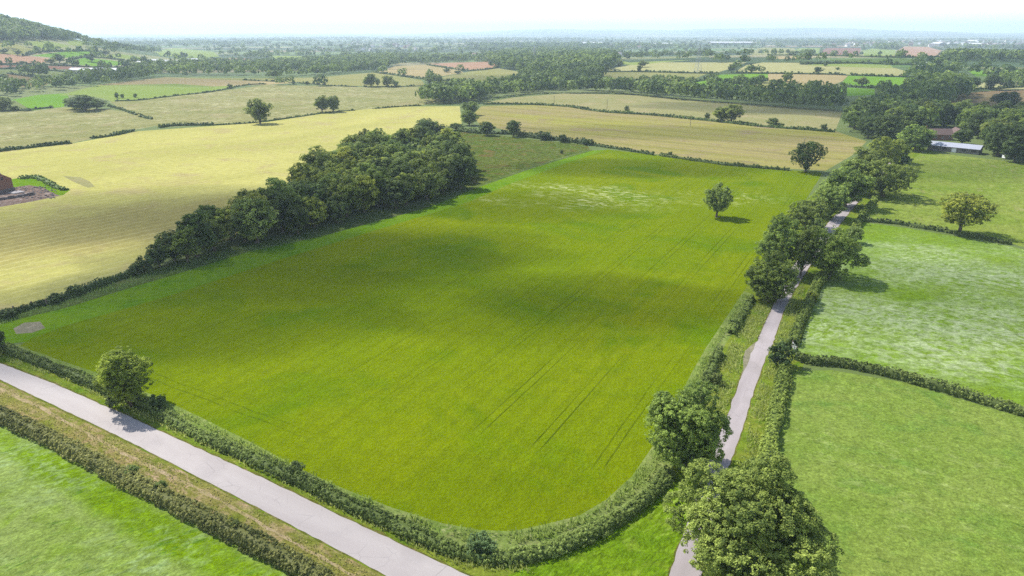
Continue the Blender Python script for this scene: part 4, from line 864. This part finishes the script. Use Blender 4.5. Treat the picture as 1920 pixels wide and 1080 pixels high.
# ---------------------------------------------------------------- tall grass and cow parsley on the verges
def tufts(name, polys, dens, hgt, label, tint, seed, v0=0.3, v1=0.9, lim=90000, wid=0.07):
    rs = np.random.RandomState(seed); P3 = []
    for poly in polys:
        g = [G(*p) for p in poly]; xs = [a[0] for a in g]; ys = [a[1] for a in g]; n = int((max(xs)-min(xs))*(max(ys)-min(ys))*dens)
        for a, b in zip(rs.uniform(min(xs), max(xs), n), rs.uniform(min(ys), max(ys), n)):
            if (math.sin(a*0.9)+math.sin(b*0.7+a*0.3)+rs.normal()*0.8) > -0.6 and inpoly(a, b, g): P3.append((a, b))
    P3 = np.array(P3[:lim]); n = len(P3); th = rs.uniform(0, 6.28, n); h = hgt*rs.uniform(0.5, 1.3, n); w = wid*rs.uniform(0.6, 1.4, n)
    U = np.stack([np.cos(th), np.sin(th), np.zeros(n)], 1)*w[:, None]; Bp = np.stack([P3[:, 0], P3[:, 1], np.zeros(n)], 1)
    T = Bp+np.stack([rs.normal(0, 0.25, n)*h, rs.normal(0, 0.25, n)*h, h], 1)
    V = np.stack([Bp-U*0.6, Bp+U*0.6, T+U, T-U], 1).reshape(-1, 3); F = np.arange(4*n).reshape(-1, 4)
    o = mkobj(name, np_mesh(name, V, F, [M_GRASS], rs.uniform(v0, v1, n))); o.color = (*tint, 1); tag(o, label, 'grass', None, 'stuff')
tufts('tall_grass', [[(1250, 860), (1300, 760), (1345, 690), (1372, 640), (1420, 570), (1445, 580), (1420, 635), (1395, 655), (1385, 700), (1362, 765), (1340, 830)], [(1430, 700), (1460, 620), (1480, 560), (1510, 530), (1490, 620), (1470, 700), (1445, 780), (1420, 860), (1395, 850), (1408, 770)]], 16, 0.5, 'tall flowering grass on both verges of the lane', (1.0, 1.05, 0.8), 1)
tufts('tall_grass', [[(0, 675), (120, 712), (225, 765), (305, 802), (480, 883), (680, 979), (860, 1065), (1000, 1075), (960, 1040), (850, 1030), (730, 985), (630, 942), (480, 868), (330, 800), (200, 745), (100, 700), (0, 664)]], 16, 0.45, 'tall grass strip between the main road and the long curving hedge', (1.0, 1.05, 0.8), 2)
tufts('tall_grass', [[(300, 752), (400, 800), (480, 838), (555, 876), (630, 912), (730, 953), (830, 985), (900, 998), (960, 1000), (1010, 990), (1085, 972), (1135, 944), (1185, 900), (1225, 845), (1262, 775), (1300, 704), (1330, 652), (1395, 552), (1405, 556), (1340, 655), (1312, 712), (1245, 860), (1200, 920), (1120, 972), (1030, 1008), (960, 1022), (880, 1018), (800, 992), (630, 920), (480, 848), (320, 772)]], 22, 0.6, 'pale tall grass margin between the crop and its hedge', (0.82, 0.98, 0.62), 3, 0.3, 1.0)
tufts('tall_grass', [[(0, 592), (120, 560), (262, 515), (420, 470), (560, 448), (560, 455), (480, 470), (350, 508), (250, 538), (120, 578), (0, 610)]], 6, 0.5, 'rough grey-green grass strip below the dark low hedge', (0.55, 0.75, 0.55), 4, 0.2, 0.8)
tufts('dry_grass', [[(-60, 712), (0, 722), (207, 818), (480, 958), (720, 1085), (640, 1085), (480, 1003), (360, 945), (250, 888), (90, 806), (0, 760)]], 12, 0.22, 'dry straw-coloured grass on the verge below the main road', (0.95, 0.85, 0.75), 5, 0.4, 1.0)

# ---------------------------------------------------------------- buildings
def bm_box(bm, x0, x1, y0, y1, z0, z1):
    v = [bm.verts.new(p) for p in [(x0, y0, z0), (x1, y0, z0), (x1, y1, z0), (x0, y1, z0), (x0, y0, z1), (x1, y0, z1), (x1, y1, z1), (x0, y1, z1)]]
    for f in [(3, 2, 1, 0), (4, 5, 6, 7), (0, 1, 5, 4), (1, 2, 6, 5), (2, 3, 7, 6), (3, 0, 4, 7)]: bm.faces.new([v[i] for i in f])
def bm_prism(bm, prof, x0, x1):      # profile in y,z extruded along x
    a = [bm.verts.new((x0, y, z)) for y, z in prof]; b = [bm.verts.new((x1, y, z)) for y, z in prof]; n = len(prof)
    bm.faces.new(a[::-1]); bm.faces.new(b)
    for i in range(n): bm.faces.new([a[i], a[(i+1) % n], b[(i+1) % n], b[i]])
def bmobj(name, mat, parent, fn, bevel=0):
    bm = bmesh.new(); fn(bm); bmesh.ops.recalc_face_normals(bm, faces=bm.faces)
    if bevel: bmesh.ops.bevel(bm, geom=bm.edges[:], offset=bevel, segments=1, affect='EDGES')
    me = bpy.data.meshes.new(name); bm.to_mesh(me); bm.free(); me.materials.append(mat); return mkobj(name, me, parent)
M_BRICK = (lambda: (lambda t: (lambda q: (t.t.links.new(t.pos, q.inputs['Vector']), t.finish(t.mix(t.noise(0.6, 4), S(206, 148, 120), S(176, 130, 112)), 0.9, q.outputs['Fac'], 0.02))[1])(t.n('TexBrick')))(NT('old_brick')))()
M_TILE = plain('clay_roof_tiles', S(158, 130, 122), S(134, 114, 110), 1.5); M_SHEET = (lambda t: t.finish(t.mix(t.noise(0.4, 5), S(226, 230, 244), S(206, 212, 230)), 0.5, t.math('SINE', t.math('MULTIPLY', t.sep(t.pos)[0], 12)), 0.03, 0.4))(NT('fibre_cement_sheet'))
M_WALLG = plain('grey_boarding', S(170, 164, 156), S(140, 136, 130)); M_WHITE = plain('white_paint', (0.7, 0.7, 0.7, 1), (0.6, 0.61, 0.62, 1)); M_DARKV = plain('dark_opening', (0.03, 0.03, 0.03, 1), (0.05, 0.045, 0.04, 1)); M_STONE = plain('rough_stone', S(170, 160, 158), S(120, 108, 110), 1.2)
M_METAL = plain('galvanised_steel', (0.34, 0.36, 0.38, 1), (0.28, 0.3, 0.31, 1)); M_WOODP = plain('weathered_timber', (0.12, 0.09, 0.07, 1), (0.2, 0.16, 0.12, 1)); M_GLASS = plain('glasshouse_glass', (0.6, 0.63, 0.64, 1), (0.5, 0.54, 0.56, 1), 0.3, 0.3)
M_RENDER = plain('pale_render', (0.62, 0.6, 0.55, 1), (0.5, 0.47, 0.42, 1)); M_SLATE = plain('slate_roof', (0.13, 0.12, 0.13, 1), (0.2, 0.17, 0.17, 1)); M_FROOF = plain('pale_sheet_roof', (0.46, 0.47, 0.48, 1), (0.36, 0.37, 0.38, 1))
def yaw_px(a, b):
    p, q = G(*a), G(*b); return math.atan2(q[1]-p[1], q[0]-p[0]), math.hypot(q[0]-p[0], q[1]-p[1]), p
# long low shed
yw, Ls, p0 = yaw_px((1738, 281), (1829, 290))
t = empty('long_shed', (p0[0], p0[1], 0), yw); tag(t, 'long low farm shed with pale blue-grey roof before the dark wood', 'shed')
Ls = max(24, Ls); Ws = 8.5
bmobj('wall', M_WALLG, t, lambda bm: bm_prism(bm, [(0, 0), (Ws, 0), (Ws, 2.7), (Ws/2, 4.3), (0, 2.7)], 0, Ls))
def shed_roof(bm):
    for s in (0, 1):
        y0, y1 = (-0.5, Ws/2) if s == 0 else (Ws+0.5, Ws/2); z0, z1 = 2.62, 4.42
        bm_prism(bm, [(y0, z0), (y1, z1), (y1, z1+0.12), (y0, z0+0.12)], -0.5, Ls+0.5)
bmobj('roof', M_SHEET, t, shed_roof)
for k in range(5): bmobj('door' if k == 2 else 'window', M_WHITE if k == 2 else M_DARKV, t, lambda bm, k=k: bm_box(bm, 2.5+k*Ls/5.3, 4.6+k*Ls/5.3, -0.06, 0.02, 0.1 if k == 2 else 1.1, 2.3))
# brick farmhouse behind it
def house(name, loc, yaw, Lh, Wh, he, hr, wm, rm, label, cat='house', wins=3, chim=True, group=None):
    t = empty(name, loc, yaw); tag(t, label, cat, group)
    bmobj('wall', wm, t, lambda bm: bm_prism(bm, [(-Wh/2, -0.3), (Wh/2, -0.3), (Wh/2, he), (0, hr-0.1), (-Wh/2, he)], -Lh/2, Lh/2))
    def rf(bm):
        for s in (-1, 1): bm_prism(bm, [(s*(Wh/2+0.35), he-0.2), (0, hr), (0, hr+0.14), (s*(Wh/2+0.35), he-0.06)], -Lh/2-0.3, Lh/2+0.3)
    r = bmobj('roof', rm, t, rf)
    if chim: bmobj('chimney', M_BRICK, r, lambda bm: (bm_box(bm, -Lh/2+0.4, -Lh/2+1.3, -0.4, 0.4, hr-0.8, hr+1.3), bm_box(bm, -Lh/2+0.6, -Lh/2+1.1, -0.2, 0.2, hr+1.3, hr+1.7)))
    for k in range(wins):
        x = -Lh/2+Lh*(k+0.5)/wins
        for z in ([0.9] if he < 4 else [0.9, 3.5]):
            w = bmobj('window', M_WHITE, t, lambda bm: bm_box(bm, x-0.55, x+0.55, -Wh/2-0.05, -Wh/2+0.02, z, z+1.2))
            bmobj('pane', M_DARKV, w, lambda bm: (bm_box(bm, x-0.45, x-0.04, -Wh/2-0.07, -Wh/2-0.04, z+0.1, z+1.1), bm_box(bm, x+0.04, x+0.45, -Wh/2-0.07, -Wh/2-0.04, z+0.1, z+1.1)))
    return t
x, y = G(1762, 263); house('farmhouse', (x, y+4, 0), -0.1, 15, 8, 3.2, 6.2, M_BRICK, M_TILE, 'old red-brick farmhouse with clay roof among dark trees', wins=4)
x, y = G(1790, 258); house('farm_outbuilding', (x+2, y+2, 0), 1.3, 10, 6, 3, 5.4, M_BRICK, M_TILE, 'low brick outbuilding right of the farmhouse behind the long shed', 'outbuilding', 2, False)
# white trailer at the wood edge
x, y = G(1885, 298); t = empty('horse_trailer', (x, y, 0), 0.3); tag(t, 'small white trailer parked at the wood edge at right', 'trailer')
bmobj('body', M_WHITE, t, lambda bm: bm_prism(bm, [(-0.9, 0.5), (0.9, 0.5), (0.9, 2.1), (0.5, 2.4), (-0.5, 2.4), (-0.9, 2.1)], -1.5, 1.5), 0.05)
for s in (-1, 1): bmobj('wheel', M_DARKV, t, lambda bm: bmesh.ops.create_cone(bm, cap_ends=True, segments=14, radius1=0.35, radius2=0.35, depth=0.2, matrix=Matrix.Translation((0, s*1.0, 0.35))@Matrix.Rotation(math.pi/2, 4, 'X')))
bmobj('tow_bar', M_METAL, t, lambda bm: bm_box(bm, 1.5, 2.6, -0.06, 0.06, 0.5, 0.62))
# ruined brick barn on the left
x, y = G(-8, 364); t = empty('brick_barn', (x, y, 0), R_(-8)); tag(t, 'ruined red-brick barn at the left edge in the yellow hay field', 'barn')
def barnwall(bm):
    bm_prism(bm, [(0, 0.9), (9, 0.9), (9, 4.6), (4.5, 7.2), (0, 4.6)], -0.4, 0.0)
    bm_box(bm, -22, -0.4, 0, 0.4, 0.9, 4.6); bm_box(bm, -22, -0.4, 8.6, 9, 0.9, 4.3); bm_prism(bm, [(0.4, 0.9), (8.6, 0.9), (8.6, 4.4), (4.5, 7), (0.4, 4.4)], -12.2, -11.8)
bmobj('wall', M_BRICK, t, barnwall); bmobj('plinth', M_STONE, t, lambda bm: bm_box(bm, -22, 0.25, -0.25, 9.25, -0.1, 0.9))
bmobj('roof', M_TILE, t, lambda bm: (bm_prism(bm, [(-0.4, 4.55), (4.5, 7.3), (4.5, 7.5), (-0.4, 4.75)], -22, -6.5), bm_prism(bm, [(9.4, 4.55), (4.5, 7.3), (4.5, 7.5), (9.4, 4.75)], -22, -2.5), bm_prism(bm, [(-0.4, 4.55), (4.5, 7.3), (4.5, 7.5), (-0.4, 4.75)], -2.4, 0.25)))
def rafters(bm):
    for k in range(6): bm_prism(bm, [(-0.1, 4.5), (4.5, 7.2), (4.5, 7.35), (-0.1, 4.65)], -6.1+k*0.7, -5.98+k*0.7)
bmobj('rafters', M_WOODP, t, rafters)
bmobj('doorway', M_DARKV, t, lambda bm: bm_box(bm, -14.5, -11.9, -0.04, 0.02, 0.95, 3.9)); bmobj('window', M_DARKV, t, lambda bm: bm_box(bm, -0.02, 0.04, 4.0, 5.0, 4.6, 5.7))
yw, Lw, p0 = yaw_px((-30, 380), (60, 366)); t = empty('low_stone_wall', (p0[0], p0[1], 0), yw); tag(t, 'low broken stone wall in front of the ruined barn', 'wall')
def lw(bm):
    r = random.Random(3); x = 0
    while x < Lw: w = r.uniform(0.6, 1.4); bm_box(bm, x, x+w-0.02, -0.3, 0.3, -0.05, r.uniform(0.7, 1.2)); x += w
bmobj('stones', M_STONE, t, lw, 0.05)
yw, Lw, p0 = yaw_px((20, 363), (42, 359)); t = empty('concrete_slab', (p0[0], p0[1], 0), yw); tag(t, 'pale concrete slab lying beside the ruined barn', 'slab'); bmobj('slab', M['slab'], t, lambda bm: bm_box(bm, 0, Lw, -2.2, 2.2, -0.05, 0.3), 0.04)
def rubble(bm):
    r = random.Random(9)
    for _ in range(150):
        x, y = G(r.uniform(30, 108), r.uniform(350, 372)); a = r.uniform(0.15, 0.55); m = Matrix.Translation((x, y, a*0.3))@Matrix.Rotation(r.uniform(0, 3), 4, 'Z')@Matrix.Diagonal((a, a*0.8, a*0.6, 1)); bmesh.ops.create_icosphere(bm, subdivisions=1, radius=1, matrix=m)
tag(bmobj('rubble', M_STONE, None, rubble), 'scattered brick and stone rubble in the ruined barn yard', 'rubble', None, 'stuff')
for k, (x, y) in enumerate([(88, 572), (61, 577), (27, 586)]):
    gx, gy = G(x, y); tag(bmobj('fence_post', M_WOODP, None, lambda bm: (bm_box(bm, gx-0.12, gx+0.12, gy-0.12, gy+0.12, -0.2, 1.5), bm_box(bm, gx-0.14, gx+0.14, gy-0.14, gy+0.14, 1.5, 1.6))), ['rightmost', 'middle', 'leftmost'][k]+' dark timber fence post on the low fence line at left', 'post', 'fence posts at left')
# white field gate
yw, Lg, p0 = yaw_px((1485, 652), (1496, 667)); t = empty('field_gate', (p0[0], p0[1], 0), yw); tag(t, 'white metal field gate in the gap of the lane hedge', 'gate'); Lg = 2.6
def bars(bm):
    for z in (0.25, 0.5, 0.75, 1.0, 1.25): bm_box(bm, 0.05, Lg-0.05, -0.02, 0.02, z-0.02, z+0.02)
    for x in (0.05, Lg/2, Lg-0.12): bm_box(bm, x, x+0.07, -0.035, 0.035, 0.2, 1.32)
bmobj('bars', M_WHITE, t, bars)
for x in (-0.18, Lg+0.02): bmobj('gate_post', M_WOODP, t, lambda bm: bm_box(bm, x, x+0.17, -0.09, 0.09, -0.2, 1.5))
bmobj('brace', M_WHITE, t, lambda bm: bm_prism(bm, [(-0.05, 0.3), (-0.036, 0.3), (-0.036, 0.36), (-0.05, 0.36)], 0.1, Lg-0.1))
# utility poles
for k, (x, yb, yt, lab) in enumerate([(1039, 196, 183, 'leftmost wooden power pole on the tan field'), (1138, 204, 190, 'wooden power pole in the middle of the tan field'), (1294, 237, 222, 'wooden power pole standing in the yellow stubble field'), (1505, 290, 259, 'wooden power pole showing above the dark corner tree')]):
    gx, gy = G(x, yb); h = max(7.5, hgt_for(gx, gy, yt)); t = empty('power_pole', (gx, gy, 0), 0.4); tag(t, lab, 'power pole', 'power poles across the fields')
    v, f = tube_np([(0, 0, -0.5), (0, 0, h/2), (0, 0, h)], [0.17, 0.15, 0.12], 8); mkobj('pole', np_mesh('pole', v, f, [M_WOODP]), t)
    bmobj('cross_arm', M_WOODP, t, lambda bm: bm_box(bm, -1.0, 1.0, 0.1, 0.2, h-0.5, h-0.38))
    for s in (-0.9, 0, 0.9): bmobj('insulator', M_WHITE, t, lambda bm: bmesh.ops.create_cone(bm, cap_ends=True, segments=8, radius1=0.07, radius2=0.05, depth=0.2, matrix=Matrix.Translation((s, 0.15, h-0.28))))
# pylons
for (x, yb, yt, lab) in [(1308, 137, 82, 'nearer steel lattice pylon standing on the pale pasture'), (1002, 118, 88, 'distant steel lattice pylon above the central valley wood')]:
    gx, gy = G(x, yb); h = hgt_for(gx, gy, yt); t = empty('pylon', (gx, gy, Z(gx, gy)), 0.5); tag(t, lab, 'pylon', 'electricity pylons')
    hw = lambda z: 3.6*(1-z/h)**1.25*0.9+0.45
    parts = []; lv = [0, .12, .24, .36, .46, .55, .64, .72, .8, .87, .93, 1.0]
    for sx in (-1, 1):
        for sy in (-1, 1): parts.append(tube_np([(sx*hw(q*h), sy*hw(q*h), q*h) for q in lv], [0.16]*len(lv), 4))
    for a, b in zip(lv, lv[1:]):
        A, B_ = hw(a*h), hw(b*h)
        for (c, d_) in [((-1, -1), (1, -1)), ((1, -1), (1, 1)), ((1, 1), (-1, 1)), ((-1, 1), (-1, -1))]:
            parts.append(tube_np([(c[0]*A, c[1]*A, a*h), (d_[0]*B_, d_[1]*B_, b*h)], [0.09, 0.09], 4)); parts.append(tube_np([(d_[0]*A, d_[1]*A, a*h), (c[0]*B_, c[1]*B_, b*h)], [0.09, 0.09], 4))
    v, f = join(parts); mkobj('lattice_mast', np_mesh('mast', v, f, [M_METAL]), t)
    for zq, wq in ((0.68, 7), (0.80, 9), (0.92, 6)):
        z = zq*h; v, f = join([tube_np([(-wq, 0, z+.3), (0, 0.4, z), (wq, 0, z+.3)], [0.1, 0.14, 0.1], 4), tube_np([(-wq, 0, z+.3), (0, 0, z+1.8), (wq, 0, z+.3)], [0.08, 0.12, 0.08], 4)])
        ca = mkobj('cross_arm', np_mesh('arm', v, f, [M_METAL]), t)
        for s in (-1, 1): v, f = tube_np([(s*wq*.95, 0, z+.3), (s*wq*.95, 0, z-2.2)], [0.13, 0.13], 5); mkobj('insulator', np_mesh('ins', v, f, [M_GLASS]), ca)

# distant farms, glasshouses and villages
def far_house_mesh(Lh, Wh, he, hr, wm, rm):
    bm = bmesh.new(); bm_prism(bm, [(-Wh/2, -0.5), (Wh/2, -0.5), (Wh/2, he), (0, hr-0.1), (-Wh/2, he)], -Lh/2, Lh/2); n = len(bm.faces)
    for s in (-1, 1): bm_prism(bm, [(s*(Wh/2+0.4), he-0.2), (0, hr), (0, hr+0.25), (s*(Wh/2+0.4), he+0.05)], -Lh/2-0.4, Lh/2+0.4)
    bm_box(bm, -Lh/2+0.8, -Lh/2+1.8, -0.5, 0.5, hr-0.8, hr+1.4)
    bmesh.ops.recalc_face_normals(bm, faces=bm.faces); bm.faces.ensure_lookup_table()
    for i, f in enumerate(bm.faces): f.material_index = 0 if i < n else 1
    me = bpy.data.meshes.new('far_house'); bm.to_mesh(me); bm.free(); me.materials.append(wm); me.materials.append(rm); return me
HM = [far_house_mesh(11, 8, 5, 8.5, M_RENDER, M_TILE), far_house_mesh(13, 8, 5, 8, M_WHITE, M_SLATE), far_house_mesh(10, 8, 5, 8.5, M_BRICK, M_TILE), far_house_mesh(12, 8, 5, 8, M_RENDER, M_SLATE)]
BM = [far_house_mesh(34, 18, 5, 8, M_WALLG, M_FROOF), far_house_mesh(22, 12, 4, 6.5, M_WHITE, M_FROOF)]
hr_ = random.Random(21)
def village(x0, x1, y0, y1, n, label, group, protos=HM, sc=(1, 1.3), name='house', cat='house'):
    for _ in range(n):
        x, y = G(hr_.uniform(x0, x1), hr_.uniform(y0, y1)); o = mkobj(name, hr_.choice(protos)); s = hr_.uniform(*sc); o.location = (x, y, Z(x, y)); o.rotation_euler = (0, 0, hr_.uniform(0, 3.1)); o.scale = (s, s, s); tag(o, label, cat, group)
village(264, 372, 117, 128, 16, 'pale-roofed farm building in the cluster beside the left tree belt', 'farm buildings by the left belt', BM, (0.8, 1.1), 'farm_building', 'farm building')
village(250, 300, 86, 96, 10, 'small house in the village below the wooded hill', 'village houses below the hill')
village(150, 172, 141, 145, 3, 'white low house beside the long sheds at left', 'white houses at left', BM[1:], (0.6, 0.8))
for (x, y, l) in [(165, 137, 'long grey shed, left one on the slope yard'), (215, 137, 'long grey shed, right one on the slope yard')]:
    gx, gy = G(x, y); o = mkobj('long_shed', BM[0]); o.location = (gx, gy, Z(gx, gy)); o.rotation_euler = (0, 0, -0.15); o.scale = (1.3, 0.9, 0.8); tag(o, l, 'shed')
village(860, 1000, 76, 88, 30, 'small pale house in the hazy village left of centre', 'houses of the central village')
village(1080, 1210, 78, 92, 30, 'small pale house in the hazy village right of centre', 'houses of the hazy village', HM)
village(1560, 1920, 78, 88, 60, 'small pale house in the hazy town at right horizon', 'houses of the far town', HM, (1.3, 2))
village(1750, 1900, 80, 86, 10, 'large pale warehouse in the hazy town at right', 'warehouses of the far town', BM, (1.5, 2.2), 'warehouse', 'warehouse')
village(590, 780, 80, 96, 22, 'small pale house in the hazy distance left of centre', 'scattered distant houses')
village(1715, 1770, 118, 126, 4, 'farm building among trees below the pink ridge field', 'ridge farm buildings', BM[1:], (0.45, 0.6), 'farm_building', 'farm building')
village(860, 1180, 103, 112, 8, 'distant farmstead house in the wooded valley', 'valley farmsteads')
for k, (x, y, s, l) in enumerate([(1370, 83, 4.0, 'very long white warehouse roof in the hazy distance behind the pylon'), (1110, 84, 2.0, 'wide pale depot left of the distant warehouse'), (1240, 86, 1.8, 'pale depot between the two hazy warehouses')]):
    gx, gy = G(x, y); o = mkobj('warehouse', BM[0]); o.location = (gx, gy, Z(gx, gy)); o.scale = (s*1.6, s, 1.6); tag(o, l, 'warehouse')

# ---------------------------------------------------------------- clouds overhead (unseen cloud bodies added to cast shadows on the fields)
def cloud_mat(d):
    m = bpy.data.materials.new('cloud_vapour'); m.use_nodes = True; nt = m.node_tree; nt.nodes.clear(); o = nt.nodes.new('ShaderNodeOutputMaterial'); v = nt.nodes.new('ShaderNodeVolumePrincipled')
    v.inputs['Color'].default_value = (1, 1, 1, 1); v.inputs['Density'].default_value = d; nt.links.new(v.outputs[0], o.inputs['Volume']); return m
def cloud(px, py, rx, ry, depth=0.9, ang=0.0, h=520):
    gx, gy = G(px, py); k = h/SUN.z; c = (gx+SUN.x*k, gy+SUN.y*k, h); rz = 28
    bm = bmesh.new(); r = random.Random(int(px+py))
    bmesh.ops.create_icosphere(bm, subdivisions=4, radius=1)
    for v in bm.verts:
        a = v.co.normalized(); f = 1+0.16*math.sin(a.x*4+px)*math.cos(a.y*5+py)+0.1*math.sin(a.x*9+a.y*7+px)
        v.co = Vector((a.x*rx*f, a.y*ry*f, a.z*rz))
    me = bpy.data.meshes.new('cloud'); bm.to_mesh(me); bm.free(); me.materials.append(cloud_mat(depth/(2*rz/SUN.z)))
    o = mkobj('cloud', me); o.location = c; o.rotation_euler = (0, 0, ang); tag(o, kind='structure')
CLOUDS = [(320, 575, 60, 30, 0.8, 0.3), (560, 490, 62, 28, 0.75, 0.2), (880, 975, 34, 9, 0.2, 0.0), (700, 470, 55, 22, 0.6, 0.15), (1150, 560, 34, 14, 0.75, 0.0), (960, 590, 36, 14, 0.45, 0.0), (1190, 315, 62, 22, 0.65, 0.1), (960, 385, 40, 22, 0.45, 0.1),
          (250, 400, 80, 40, 0.5, 0.3), (420, 400, 60, 34, 0.4, 0.3), (560, 430, 40, 24, 0.3, 0.3), (1800, 215, 170, 80, 1.1, 0.1), (1650, 190, 120, 120, 0.9, 0.2), (1300, 250, 130, 36, 0.35, -0.1), (150, 668, 18, 8, 0.4, 0.2), (1850, 560, 60, 28, 0.35, 0.1), (1840, 320, 80, 26, 0.3, 0.1), (1430, 200, 110, 60, 0.5, 0.0),
          (260, 152, 160, 60, 0.35, 0.0), (560, 130, 200, 70, 0.4, 0.0), (1020, 150, 160, 120, 0.4, 0.0), (60, 1010, 22, 9, 0.3, 0.3)]
for c in CLOUDS: cloud(*c[:4], c[4]*1.7, c[5])
# ---------------------------------------------------------------- haze
bm = bmesh.new(); bmesh.ops.create_cube(bm, size=1); me = bpy.data.meshes.new('haze'); bm.to_mesh(me); bm.free()
hz = mkobj('haze', me); hz.scale = (57000, 57000, 300); hz.location = (0, 0, 149-0.0); tag(hz, kind='stuff'); hz['label'] = 'thin pale blue summer haze over the whole plain'; hz['category'] = 'haze'
hm = bpy.data.materials.new('haze_air'); hm.use_nodes = True; nt = hm.node_tree; nt.nodes.clear(); o_ = nt.nodes.new('ShaderNodeOutputMaterial'); v_ = nt.nodes.new('ShaderNodeVolumePrincipled')
v_.inputs['Color'].default_value = (0.68, 0.84, 1.0, 1); v_.inputs['Density'].default_value = 0.00013; v_.inputs['Anisotropy'].default_value = 0.2; nt.links.new(v_.outputs[0], o_.inputs['Volume']); me.materials.append(hm)
print('STUFF', len(STUFF), 'trees', n_tree, 'placed', len(PLACE))
